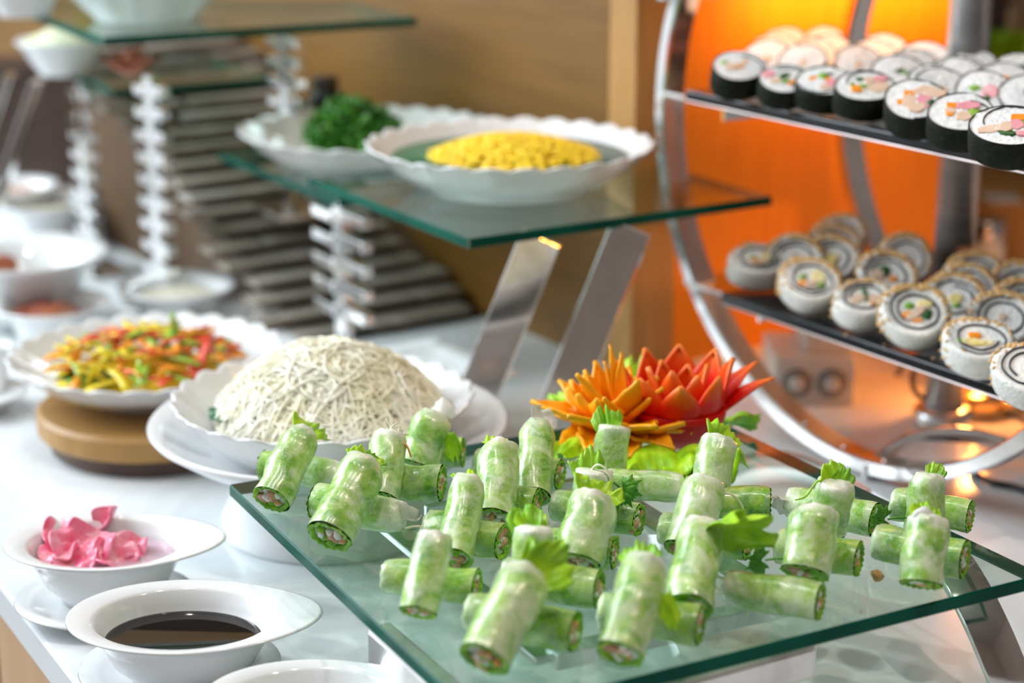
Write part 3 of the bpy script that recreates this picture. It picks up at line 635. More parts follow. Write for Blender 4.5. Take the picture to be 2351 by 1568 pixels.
def tray(zpx, label_):
    P = PPL(*zpx, BP+nh*TA0, nh); z = P.z; c_ = chord(z); b1 = HB+c_; b0 = HB-c_; a1 = HW+.01; t = .010
    b1f = (P-BP).dot(uh)
    base = [uh*b0+nh*TA0, uh*b1f+nh*TA0, uh*(b1f)+nh*a1, uh*b0+nh*a1]; base = [p+V((0, 0, z-t)) for p in base][::-1]
    bevel(MB().add(prism(base, V((0, 0, t)))).obj('black_tray', M['black'], hs, False), .002)
    lo = [p+V((0, 0, -.0022))+nh*s for p, s in zip(base, (-.002, -.002, .001, .001))]
    bevel(MB().add(prism(lo, V((0, 0, .0022)))).obj('chrome_trim', M['trim'], hs, False), .001)
    # cross bars below the tray between the hoops
    for b in (b1f-.012, b0+.03):
        MB().add(box(uh*b+nh*((a1)/2+.005)+V((0, 0, z-t-.012)), uh*.002, nh*(a1/2+.005), V((0, 0, .011)))).obj('cross_bar', M['chrome'], hs, False)
        for s in (1,): 
            MB().add(box(uh*(HB+(c_ if b > HB else -c_)*.5+b*.5-HB*.5)+nh*(a1/2)+V((0, 0, z-t-.008)), uh*(abs(HB+(c_ if b > HB else -c_)-b)/2+.004), nh*(a1/2), V((0, 0, .002)))).obj('tray_bracket', M['chrome'], hs, False)
    return z
Z1 = tray((1572, 206), 'upper'); Z2 = tray((1655, 672), 'lower')
# curved base strips: a low ring on the counter seen through the hoops
def ringarc(c, R, a0, a1, z0, n=40, w=.011, zs=None):
    return [V((c.x+R*math.cos(a0+(a1-a0)*i/n), c.y+R*math.sin(a0+(a1-a0)*i/n), z0)) for i in range(n+1)]
cA = PX(2150, 1030, .012)
strip([PX(x, y, .03) for x, y in ()] or smooth([PX(1985, 1085, .009), PX(2010, 1060, .014), PX(2080, 1015, .03), PX(2160, 997, .034), PX(2240, 1003, .030), PX(2330, 1030, .018), PX(2400, 1060, .009)]), V((.0, .0, .008)), .0025, 'base_arch', M['chrome'], hs, BP)
strip(smooth([PX(1640, 1120, .009), PX(1672, 1085, .014), PX(1730, 1058, .024), PX(1800, 1055, .028), PX(1870, 1075, .02), PX(1950, 1118, .010), PX(1995, 1145, .009)]), V((.0, .0, .008)), .0025, 'base_arch', M['chrome'], hs, BP)
for b in (.09, .035, -.02):
    o = MB().add(blob(uh*(HB+b-.02)+nh*.011+V((0, 0, HCZ+.004-math.sqrt((HR_-.0135)**2-(b-.02)**2)+.0015)), .003, .003, .002, 2)).obj('screw_head', M['chrome'], hs)

# ------------------------------------------------------------------ sushi
def disc(r, z, n=7, seg=32, amp=.0006, fr=350, seed=0., dome_=.0, sx=1., sy=1.):
    v = []; f = []
    for i in range(n+1):
        for k in range(seg):
            t = 2*math.pi*k/seg; q = r*i/n; x, y = q*math.cos(t)*sx, q*math.sin(t)*sy
            v.append((x, y, z+dome_*(1-(i/n)**2)+amp*noise.noise(V((x*fr+seed, y*fr, seed)))))
    for i in range(n):
        for k in range(seg): a = i*seg+k; b = i*seg+(k+1) % seg; f.append((a, a+seg, b+seg, b))
    return v, f
def ribbon2d(pts, w, z0, z1):
    """upright band following 2d points"""
    v = []; f = []; n = len(pts)
    for i, p in enumerate(pts):
        a = pts[max(i-1, 0)]; b = pts[min(i+1, n-1)]; d = V((b[0]-a[0], b[1]-a[1])); d.normalize(); nx, ny = -d.y*w, d.x*w
        v += [(p[0]-nx, p[1]-ny, z0), (p[0]+nx, p[1]+ny, z0), (p[0]+nx, p[1]+ny, z1), (p[0]-nx, p[1]-ny, z1)]
    for i in range(n-1):
        for k in range(4): b = i*4; f.append((b+k, b+(k+1) % 4, b+4+(k+1) % 4, b+4+k))
    return v, f
PIECE = {'carrot': ('carrot_cube', 'carrot'), 'ham': ('sausage_piece', 'ham'), 'tofu': ('fishcake_piece', 'tofu'), 'cuke': ('cucumber_piece', 'cuke'), 'spinach': ('spinach_piece', 'spinach'), 'egg': ('egg_piece', 'egg')}
def pieces(root, items, z, rs):
    for kind, x, y, sx, sy, a in items:
        nm, m = PIECE[kind]; R = rotz(a)
        if kind in ('carrot', 'tofu', 'ham', 'egg'):
            k = 6 if kind != 'carrot' else 4; pts = []
            for i in range(k):
                t = 2*math.pi*(i+.5)/k; j = rs.uniform(.85, 1.1); pts.append(V((x, y, 0))+R @ V((sx*1.42*j*math.cos(t), sy*1.42*j*math.sin(t), 0)))
            hz = rs.uniform(.0006, .0016); v = [p+V((0, 0, z-.006)) for p in pts]+[p+V((0, 0, z+hz)) for p in pts]
            f = [tuple(range(k, 2*k))]+[(i, (i+1) % k, k+(i+1) % k, k+i) for i in range(k)]
            bevel(MB().add((v, f)).obj(nm, M[m], root, False), .0007)
        else:
            MB().add(blob((x, y, z-.0012), sx*1.15, sy*1.15, .003, 2, .6, 260, R, rs.uniform(0, 90))).obj(nm, M[m], root)
def maki(loc, q, r, h, sq, items, label, group=None, seed=0, detail=True, swirl=True):
    rs = random.Random(seed); root = thing('maki_roll', label, 'sushi roll', loc, group, rot=q)
    ph = rs.uniform(0, 6.28)
    def f(x, y, z, rr_, t, w): k = 1+.035*math.sin(2*t+ph)+.02*math.sin(3*t+ph*2)+.012*noise.noise(V((math.cos(t)*2, math.sin(t)*2, z*60+seed))); return x*k, y*k*sq, z
    n = 40
    MB().add(lathe([(r*.93, .0), (r*.985, .001), (r, .004), (r*1.0, h*.6), (r*.985, h), (r*.955, h+.0004), (r*.94, h-.002)], n, fun=f, close=False)).obj('nori_wrap', M['nori'], root)
    v, fc = disc(r*.955, h-.0006, 8, n, .0014, 420, seed, .0012)
    v = [f(x, y, z, 0, math.atan2(y, x), 0) for x, y, z in v]
    mb = MB().add((v, fc)); v2, f2 = disc(r*.955, .0015, 3, n, 0, 1, 0); mb.add(([f(x, y, z, 0, math.atan2(y, x), 0) for x, y, z in v2], [tuple(reversed(q_)) for q_ in f2])); mb.obj('rice', M['rice'], root)
    if swirl:
        a0 = rs.uniform(0, 6.28); pts = []
        for i in range(22): t = a0+i*.11; q_ = r*(.95-.34*(i/21)**1.3); pts.append((q_*math.cos(t), q_*math.sin(t)*sq))
        MB().add(ribbon2d(pts, .0005, h-.004, h+.0009)).obj('nori_swirl', M['norib'], root)
    pieces(root, items, h+.0002, rs); return root
def ura(loc, q, r, h, sq, items, label, group=None, seed=0, seeds=150, full=False):
    rs = random.Random(seed); root = thing('inside_out_roll', label, 'sushi roll', loc, group, rot=q); ph = rs.uniform(0, 6.28)
    def f(x, y, z, rr_, t, w):
        k = 1+.04*math.sin(2*t+ph)+.03*math.sin(3*t+ph*2); k += .022*noise.noise(V((x*260+seed, y*260, z*260))); return x*k, y*k*sq, z
    n = 64
    MB().add(lathe([(0, 0), (r*.9, 0), (r*.97, .0015), (r, .005), (r*1.0, h*.5), (r, h-.004), (r*.97, h-.001), (r*.9, h+.0004), (r*.8, h+.0002), (r*.70, h-.001), (r*.35, h-.0008), (0, h-.0008)], n, fun=f, close=False)).obj('rice', M['ricew'], root)
    pts = []; a0 = rs.uniform(0, 6.28)
    for i in range(64):
        t = a0+i*.135; q_ = r*(.77-.27*(i/63)); k = 1+.05*math.sin(2*t+ph)+.07*noise.noise(V((math.cos(t)*1.6, math.sin(t)*1.6, seed))); pts.append((q_*k*math.cos(t), q_*k*math.sin(t)*sq))
    MB().add(ribbon2d(pts, .0007, h-.006, h+.0006)).obj('nori_swirl', M['norib'], root)
    pieces(root, items, h-.0004, rs)
    mb = MB()
    for i in range(int(seeds*1.5)):
        t = rs.gauss(math.pi/2, .75) if not full else rs.uniform(0, 6.28); z = rs.uniform(.001, h) if rs.random() < .8 else h+.0003
        rr_ = r*1.012 if z < h else r*rs.uniform(.82, 1.0)
        x, y, _ = f(rr_*math.cos(t), rr_*math.sin(t), z, 0, t, 0)
        mb.add(blob((x, y, z), .0021, .0014, .001, 1, rot=rrot(rs)))
    o = mb.obj('sesame_coating', M['sesame'], root); o['kind'] = 'stuff'; return root
def qaxis(loc, tilt, yaw):
    """tilt the roll's top towards the camera by tilt, turned by yaw"""
    d = V((-loc.x, -loc.y, 0)).normalized(); d = rotz(yaw) @ d
    ax = (V((0, 0, 1))*math.cos(tilt)+d*math.sin(tilt)).normalized()
    Yv = (-d*math.cos(tilt)+V((0, 0, 1))*math.sin(tilt)).normalized(); X = Yv.cross(ax)
    return ax, Matrix((X, Yv, ax)).transposed().to_quaternion()
def put(fn, px, py, ztray, r, h, tilt, yaw, sq, *a, **k):
    zf_ = r*sq*math.sin(tilt)+h*math.cos(tilt); P = PX(px, py, ztray+zf_+.0005+k.pop('lift', 0)); ax, q = qaxis(P, tilt, yaw); return fn(P-ax*h, q, r, h, sq, *a, **k)
D = math.radians
def cl(*ks):   # cluster of filling around the middle
    return ks
front = [
 (1697, 150, .0255, .026, 30, .2, .92, [('carrot', -.002, -.004, .005, .002, .1), ('carrot', .006, .004, .003, .002, .6), ('tofu', -.008, -.002, .005, .004, 0), ('cuke', -.013, .004, .004, .003, .5), ('tofu', .002, .001, .004, .003, 1)], 'seaweed sushi roll with carrot shreds at the hoop end of the upper tray'),
 (1800, 180, .0235, .022, 30, .1, .88, [('ham', -.013, .006, .005, .004, .4), ('spinach', 0, .002, .005, .005, 0), ('cuke', .001, -.004, .004, .003, 1), ('carrot', .008, -.006, .006, .002, .7), ('tofu', -.008, -.004, .005, .003, .2)], 'seaweed sushi roll with pink sausage, spinach and a carrot stick'),
 (1893, 185, .026, .023, 28, 0, .88, [('carrot', -.01, .003, .004, .003, .3), ('cuke', -.002, .006, .006, .006, 0), ('spinach', .004, .009, .005, .002, .5), ('carrot', .003, .002, .003, .003, .2), ('ham', .008, -.003, .006, .004, .5), ('tofu', .001, -.010, .005, .003, .2)], 'seaweed sushi roll with a large green cucumber heart'),
 (1986, 196, .0265, .025, 30, .1, .86, [('carrot', -.008, -.006, .005, .005, .1), ('spinach', -.004, .008, .005, .004, 0), ('cuke', -.001, -.002, .005, .004, .8), ('tofu', .004, .006, .004, .004, .5), ('ham', .012, .008, .007, .003, .3), ('tofu', .010, -.002, .008, .006, 0), ('cuke', -.011, .002, .003, .002, .4)], 'seaweed sushi roll with one big carrot cube and a tan fishcake piece'),
 (2105, 228, .0285, .025, 34, 0, .86, [('carrot', -.006, .007, .005, .0035, .1), ('carrot', -.013, -.004, .003, .003, 0), ('tofu', -.006, -.003, .005, .007, 0), ('tofu', .006, .010, .008, .005, .2), ('ham', .006, -.002, .006, .006, .5), ('tofu', .0, -.011, .006, .004, .3), ('tofu', .016, .007, .007, .004, .2), ('spinach', .012, -.006, .005, .004, .3)], 'seaweed sushi roll packed with fishcake and a pink sausage wedge'),
 (2207, 256, .028, .024, 30, 0, .86, [('carrot', -.008, .007, .0045, .0035, 0), ('tofu', -.009, .0, .004, .003, 0), ('carrot', -.009, -.005, .003, .0025, 0), ('ham', .006, .007, .008, .004, .1), ('cuke', .009, -.002, .007, .006, .6), ('tofu', .002, -.006, .005, .005, .2)], 'seaweed sushi roll with two carrot cubes and a curled cucumber strip'),
 (2315, 287, .0295, .026, 30, -.1, .86, [('tofu', -.012, -.006, .009, .004, .3), ('carrot', .006, .009, .006, .004, .1), ('tofu', -.001, -.003, .004, .005, 0), ('ham', .006, .0, .005, .005, .3), ('cuke', .013, .002, .004, .006, .2), ('spinach', .001, -.010, .007, .003, .1), ('ham', .016, -.009, .008, .003, .2)], 'seaweed sushi roll with spotted fishcake and pink sausage near the tray corner')]
for i, (px, py, r, h, tl, yw, sq, it, lb_) in enumerate(front): put(maki, px, py, Z1, r, h, D(tl), yw, sq, it, lb_, 'front row of seaweed rolls', i+1)
back = [(1760, 128, 0), (1778, 112, 0), (1802, 97, 0), (1842, 138, 0), (1868, 126, 0), (1904, 115, 0), (1890, 97, 0), (1970, 142, 0), (2003, 127, 0), (2029, 113, 0), (2062, 168, 1), (2095, 150, 0), (2117, 134, 1), (2143, 190, 0), (2160, 197, 0), (2192, 170, 0), (2207, 170, 0), (2240, 152, 0), (2257, 208, 2), (2302, 186, 3), (2345, 163, 1), (2362, 215, 1)]
its = [[('tofu', 0, -.004, .004, .003, .3)], [('spinach', 0, .002, .005, .004, .2), ('cuke', .007, 0, .004, .003, 0)], [('ham', .006, -.001, .006, .006, .2), ('cuke', -.006, .002, .006, .004, .1), ('spinach', .004, -.008, .004, .003, .1)], [('carrot', 0, .002, .005, .0035, .3), ('tofu', -.007, -.001, .005, .004, .2), ('tofu', .002, -.007, .004, .004, .1)]]
ORD = ['first', 'second', 'third', 'fourth', 'fifth', 'sixth']
def behind(groups, shorts, tail):
    out = []
    for n_, sh_ in zip(groups, shorts): out += [f'{ORD[k_]} {tail} {sh_}' for k_ in range(n_)]
    return out
bl = behind([3, 4, 3, 3, 5, 3, 1], ['the roll with carrot shreds', 'the roll with spinach and carrot stick', 'the roll with a cucumber heart', 'the roll with a big carrot cube', 'the roll packed with fishcake', 'the roll with two carrot cubes', 'the roll with spotted fishcake'], 'seaweed roll slice leaning behind')
for i, (px, py, k) in enumerate(back): put(maki, px, py, Z1, .0262 if k else .0245, .016, D(46), (i % 3-1)*.12, .85, its[k], bl[i], 'leaning seaweed rolls behind the front row', i+20, swirl=False, lift=.002)
f2 = [
 (1742, 592, .0285, .024, 24, .25, .9, [('carrot', -.004, -.004, .003, .003, .2), ('cuke', -.006, .003, .004, .002, .3), ('egg', .008, .002, .005, .004, 0), ('tofu', .002, -.006, .005, .003, .3), ('spinach', .013, -.004, .003, .004, 0)], 'inside-out sushi roll with egg at the hoop end of the lower tray', 90),
 (1862, 640, .0285, .025, 38, .1, .9, [('carrot', -.008, -.005, .004, .003, .2), ('cuke', -.007, .003, .004, .003, .1), ('egg', .007, .003, .005, .006, .2), ('tofu', .0, -.006, .006, .003, .4), ('cuke', .010, -.006, .004, .004, .2)], 'inside-out sushi roll thickly crusted with sesame beside the hoop end roll', 420),
 (1985, 680, .0275, .025, 28, .15, .86, [('tofu', -.007, -.003, .006, .004, .4), ('spinach', .001, .004, .003, .006, 0), ('spinach', .002, -.003, .003, .004, .2), ('tofu', .009, -.003, .006, .005, .1), ('carrot', .006, -.009, .002, .0015, .1)], 'inside-out sushi roll with a dark open hollow and fishcake', 120),
 (2102, 712, .030, .027, 44, .05, .92, [('carrot', -.008, -.005, .005, .003, .5), ('tofu', .001, -.003, .003, .009, -.8), ('cuke', -.006, .004, .004, .003, .2), ('egg', .008, .007, .005, .003, .1), ('spinach', .010, -.004, .004, .005, -.5), ('carrot', .002, -.010, .004, .002, .1)], 'inside-out sushi roll with a round sesame crusted top and diagonal fishcake strip', 420),
 (2248, 776, .0295, .027, 30, 0, .82, [('carrot', -.004, .003, .005, .003, .1), ('egg', -.004, -.005, .008, .003, -.1), ('cuke', -.013, -.004, .005, .0015, -.2), ('egg', .005, -.005, .006, .003, .2)], 'inside-out sushi roll with a carrot knob over flaky egg', 170),
 (2365, 842, .0295, .027, 36, -.1, .88, [('tofu', .004, .0, .006, .004, .1)], 'inside-out sushi roll cut off by the tray corner, grey rice core', 150)]
for i, (px, py, r, h, tl, yw, sq, it, lb_, ns) in enumerate(f2): put(ura, px, py, Z2, r, h, D(tl), yw, sq, it, lb_, 'front row of inside-out rolls', i+60, ns)
b2 = [(1822, 590, 0), (1905, 592, 1), (1916, 566, 0), (1926, 543, 0), (2036, 630, 2), (2078, 592, 0), (2190, 684, 1), (2216, 660, 0), (2240, 632, 0), (2300, 727, 0), (2340, 655, 2), (2352, 700, 0)]
it2 = [[('tofu', 0, 0, .003, .003, 0)], [('egg', .002, 0, .005, .004, .1), ('cuke', .004, -.007, .005, .002, .2)], [('spinach', -.002, .004, .005, .006, .1), ('tofu', -.009, .0, .005, .004, .1), ('carrot', .006, -.004, .004, .003, 0)]]
bl2 = behind([1, 3, 2, 3, 1, 2], ['the egg roll at the hoop end', 'the thickly crusted roll', 'the roll with a dark hollow', 'the roll with a diagonal fishcake strip', 'the roll with a carrot knob', 'the roll cut off by the tray corner'], 'inside-out roll slice leaning behind')
for i, (px, py, k) in enumerate(b2): put(ura, px, py, Z2, .0285, .018, D(52), (i % 3-1)*.1, .9, it2[k], bl2[i], 'leaning inside-out rolls behind the front row', i+90, 260, lift=.002)
rs = random.Random(2); p = PX(2108, 313, Z1)
mb = MB()
for i in range(14): mb.add(blob((rs.uniform(-.004, .004), rs.uniform(-.003, .003), rs.uniform(.001, .004)), .0015, .0015, .0015, 1))
tag(mb.obj('fish_roe_crumb', M['carrot'], None, True, p), 'small clump of orange fish roe on the upper black tray', 'fish roe', kind='stuff')
for i, (x, y) in enumerate(((1942, 770), (2030, 795), (2142, 825), (1878, 722))): tag(MB().add(blob((0, 0, .0009), .0016, .001, .0009, 2, rot=rotz(i))).obj('sesame_seed', M['sesame'], None, True, PX(x, y, Z2)), 'stray sesame seed on the lower black tray', 'sesame seed', 'stray sesame seeds')

# ------------------------------------------------------------------ spring rolls
def roll_mesh(A, B, r, seed, ragged=False, fold=.75):
    """wrapper from the cut end A to the folded end B, relative to A"""
    ax = B-A; L = ax.length; T = ax/L; N = T.orthogonal().normalized(); Bn = T.cross(N); n = 26; seg = 28; v = []; f = []; at = []
    for i in range(n+1):
        q = i/n
        k = 1.0
        if q > .80: k = 1-(1-fold)*((q-.80)/.20)**1.6
        if q < .06: k = .985+.015*q/.06
        off = (N*noise.noise(V((q*2.2, seed, 0)))+Bn*noise.noise(V((q*2.2, 5, seed))))*r*.16
        for j in range(seg):
            a = 2*math.pi*j/seg; c_, s_ = math.cos(a), math.sin(a)
            w = 1+.10*noise.noise(V((c_*1.1+seed, s_*1.1, q*L*45)))+.035*noise.noise(V((c_*3+seed*2, s_*3, q*L*160)))
            if q > .84: w += .035*(q-.84)/.16*math.sin(a*5+seed)
            e = 0
            if i == n: e = (.0018*noise.noise(V((c_*2, s_*2, seed*3)))+(.006*max(0, math.cos(a-seed)) if ragged else 0))
            v.append(T*(L*q+e)+off+(N*c_+Bn*s_)*(r*k*w)); at.append(max(0, (q-.80)/.20)**1.2 if q > .80 else max(0.001, .25*(1-q/.05)) if q < .05 else .001)
    for i in range(n):
        for j in range(seg): a = i*seg+j; b = i*seg+(j+1) % seg; f.append((a, b, b+seg, a+seg))
    # folded end: paper tucked inwards
    b0 = n*seg; v2 = []
    for kq, dz in ((.80, .0016), (.42, .0024), (.02, .0020)):
        for j in range(seg):
            a = 2*math.pi*j/seg; p = T*(L+dz)+off+(N*math.cos(a)+Bn*math.sin(a))*(r*fold*kq*(1+.12*math.sin(a*6+seed))); v2.append(p); at.append(1.)
    base = len(v); v += v2; rings = [b0, base, base+seg, base+2*seg]
    for i in range(3):
        for j in range(seg): a = rings[i]+j; b = rings[i]+(j+1) % seg; f.append((a, b, rings[i+1]+(j+1) % seg, rings[i+1]+j))
    return v, f, at, (T, N, Bn)
def lettuce(root, loc, dirn, side, L, Wd, seed, m='lettuce', name='lettuce_tuft', bend=.4, amp=.22):
    """frilly leaf end: grows along dirn, spread along side"""
    dirn = V(dirn).normalized(); side = V(side); side = (side-dirn*side.dot(dirn)).normalized(); up = dirn.cross(side); n, mm = 9, 34; v = []; f = []
    for i in range(n+1):
        q = i/n
        for j in range(mm+1):
            s = j/mm*2-1; fr = noise.noise(V((s*5, seed, 0))); ed = 1+.25*fr+.20*noise.noise(V((s*4.5, seed, 4)))
            x = s*Wd*(.45+.55*q**.6); y = L*q*ed*(1-.35*s*s); fk = max(.5, min(1.2, Wd/.026)); ru = amp*Wd*q**1.5*(2.6*noise.noise(V((s*2.6*fk, q*1.2, seed*1.7)))+1.2*noise.noise(V((s*6*fk, q*2.5, seed+9)))); z = ru+bend*L*q*q-.25*Wd*s*s
            v.append(V(loc)+side*x+dirn*y+up*z)
    for i in range(n):
        for j in range(mm): a = i*(mm+1)+j; f.append((a, a+1, a+mm+2, a+mm+1))
    return solidify(MB().add((v, f)).obj(name, M[m], root), .0006)
def cilantro(root, loc, dirn, side, L, seed, name='cilantro_sprig'):
    dirn = V(dirn).normalized(); side = V(side); side = (side-dirn*side.dot(dirn)).normalized(); up = dirn.cross(side); rs = random.Random(seed); mb = MB(); loc = V(loc)
    tip = loc+dirn*L*.55+up*L*.1
    mb.add(tube([loc, (loc+tip)/2+up*L*.05, tip], .0006, 5))
    for a in (-1.0, -.35, .35, 1.0):
        d = (dirn*math.cos(a)+side*math.sin(a)); s2 = d.cross(up); c = tip+d*L*.08; R = L*.30; k = 15; vv = [c+up*L*.03]
        for i in range(k):
            t = -1.9+3.8*i/(k-1); q = R*(1+.30*math.cos(t*7.5))*(1.05-.18*abs(t)); vv.append(c+d*(q*math.cos(t)+R*.35)+s2*(q*math.sin(t)*.85)+up*rs.uniform(-.1, .1)*R)
        mb.add((vv, [(0, i, i+1) for i in range(1, k)]))
    return solidify(mb.obj(name, M['cilantro'], root), .0005)
def filling(root, T, N, Bn, r, seed):
    """what shows at the cut end (origin = A, outward = -T)"""
    rs = random.Random(seed); seg = 48
    v = []; f = []
    for i, (k, d) in enumerate(((.985, -.0006), (.90, -.0012), (.80, -.0006), (.74, .003))):
        for j in range(seg):
            a = 2*math.pi*j/seg; w = k*(1+.045*math.sin(a*7+seed)+.03*math.sin(a*13+seed*2)); v.append(T*(d+.0006*math.sin(a*17+seed))+(N*math.cos(a)+Bn*math.sin(a))*(r*w))
    for i in range(3):
        for j in range(seg): a = i*seg+j; b = i*seg+(j+1) % seg; f.append((a, a+seg, b+seg, b))
    MB().add((v, f)).obj('lettuce_layer', M['lettuced'], root)
    v, f = disc(r*.86, 0, 5, 24, .0012, 300, seed); R = Matrix((N, Bn, T)).transposed()
    MB().add(([R @ V((x, y, .0025+z)) for x, y, z in v], f)).obj('rice_vermicelli', M['vermic'], root)
    mb = {'meat_slice': (M['meat'], MB()), 'herb_leaf': (M['lettuced'], MB()), 'carrot_shred': (M['shrimp'], MB()), 'noodle_end': (M['vermic'], MB())}
    for key, cnt, sz in (('meat_slice', 3, .30), ('herb_leaf', 3, .22), ('carrot_shred', 2, .14), ('noodle_end', 4, .18)):
        for i in range(cnt):
            a = rs.uniform(0, 6.28); q = rs.uniform(.1, .6)*r; c = R @ V((q*math.cos(a), q*math.sin(a), .001)); mb[key][1].add(blob(c, r*sz*rs.uniform(.8, 1.5), r*sz, r*.16, 2, .5, 250, R @ rotz(rs.uniform(0, 3)), rs.uniform(0, 90)))
        mb[key][1].obj(key, mb[key][0], root)
def sprout(root, pts, m='sprout', r=.0011, name='bean_sprout'):
    MB().add(tube(smooth(pts, 5), lambda t: r*(1-.5*t), 6)).obj(name, M[m], root)
RIGHTV = V((1, 0, 0)); UPV = V((0, 0, 1))
def make_roll(A, B, r, label, group, seed, kind='wrap', tuft=None, open_=True, ragged=False, fold=.78, name='spring_roll'):
    root = thing(name, label, 'spring roll', A, group); v, f, at, (T, N, Bn) = roll_mesh(A, B, r, seed, ragged, fold)
    mb = MB(); mb.add((v, f), at); mb.obj('rice_paper_wrapper', M[kind], root)
    filling(root, T, N, Bn, r*.97, seed)
    e = B-A; side = T.cross(V((0, 1, 0))) if abs(T.y) < .9 else RIGHTV
    if tuft:
        for t in tuft:
            if t == 'curl': lettuce(root, e-T*.004, T+V((.25, 0, 0)), V((1, .1, -.25)), .021, r*1.2, seed)
            elif t == 'small': lettuce(root, e-T*.005, T+V((-.15, 0, .2)), V((1, .3, 0)), .017, r*.85, seed+.3)
            elif t == 'big': lettuce(root, e-T*.006+V((.008, 0, 0)), V((.75, -.25, .55)), V((.3, .5, -.8)), .042, .027, seed+.6, bend=-.3)
            elif t == 'mid': lettuce(root, e-T*.006+V((.004, -.002, 0)), T+V((.45, -.2, .1)), V((.8, -.1, -.5)), .027, .020, seed+.6, bend=-.2)
            elif t == 'dark': lettuce(root, e-T*.006+V((-.003, 0, 0)), T+V((-.3, -.1, .2)), V((1, 0, .2)), .020, r*.95, seed+.9, 'lettuced')
            elif t == 'cil_l': cilantro(root, e*.35+V((-r*.9, -.004, -.004)), V((-1, -.2, -.1)), V((0, -.2, 1)), .026, seed)
            elif t == 'cil_up': cilantro(root, e+V((r*.4, 0, 0)), V((.8, -.3, -.6)), V((.3, 0, .8)), .030, seed)
            elif t == 'tip': lettuce(root, e-T*.004+V((.003, 0, 0)), T+V((.3, 0, .1)), V((1, -.2, -.1)), .013, r*.6, seed+.5, 'lettuced')
            elif t == 'sprout_r': sprout(root, [e+V((.004, -.006, -.006)), e+V((.016, -.008, -.004)), e+V((.024, -.01, -.012)), e+V((.027, -.011, -.024))])
            elif t == 'sprout_l': sprout(root, [e+V((-.006, 0, .0)), e+V((-.014, -.003, .002)), e+V((-.022, -.006, -.008)), e+V((-.030, -.008, -.010))], 'lettuce')
            elif t == 'sprout_w': sprout(root, [e+V((-.004, -.004, 0)), e+V((.002, -.008, .008)), e+V((.010, -.012, .002)), e+V((.012, -.014, -.018))])
            elif t == 'noodles':
                rs = random.Random(int(seed*10)); 
                for _ in range(6): b = e+N*rs.uniform(-r, r)*.5+Bn*rs.uniform(-r, r)*.5; sprout(root, [b-T*.006, b+T*.003, b+T*rs.uniform(.005, .011)+N*rs.uniform(-.006, .006)+Bn*rs.uniform(-.006, .006)], 'sprout', .0009, 'noodle_end')
            elif t == 'carrot': sprout(root, [e+V((.004, -.008, -.002)), e+V((.012, -.012, -.003)), e+V((.016, -.014, -.012))], 'shrimp', .0014, 'carrot_shred')
            elif t == 'herb_r': lettuce(root, e*.8+V((.013, -.010, -.004)), V((.25, -.3, -.9)), V((.9, 0, .2)), .022, .007, seed, bend=.1)
            elif t == 'flap': solidify(MB().add(place(leafsheet(.020, .013, .5, .1), e-T*.006, Bn, T)).obj('loose_paper_flap', M['paper'], root), .0004)
            elif t == 'white_chunk': MB().add(blob(e+V((-.004, -.006, .004)), .008, .004, .007, 3, .5, 120)).obj('radish_piece', M['vermic'], root)
    return root
RR = .0152
def lean(tx, ty, bx, by, w, L=.066):
    A = PX(bx, by, G+.0135); r = mpx(w, A)/2; r = max(.0128, min(.0172, r)); A = PX(bx, by, G+r*.92); d = ray(tx, ty); oc = ORG-A
    a = d.dot(d); b = 2*d.dot(oc); best = None
    for LL in (L, L*1.08, L*1.18, L*1.3):
        D_ = b*b-4*a*(oc.dot(oc)-LL*LL)
        if D_ < 0: continue
        c1 = ORG+d*((-b-math.sqrt(D_))/2/a); c2 = ORG+d*((-b+math.sqrt(D_))/2/a)
        best = c2 if c2.z-G > .043 else c1
        if c2.z-G <= .043: best = PX(tx, ty, G+.050) if c1.z-G > .050 else c1
        break
    if best is None: best = PX(tx, ty, G+.055)
    return A, best, r
gr = 'spring rolls leaning on the crossed rolls'
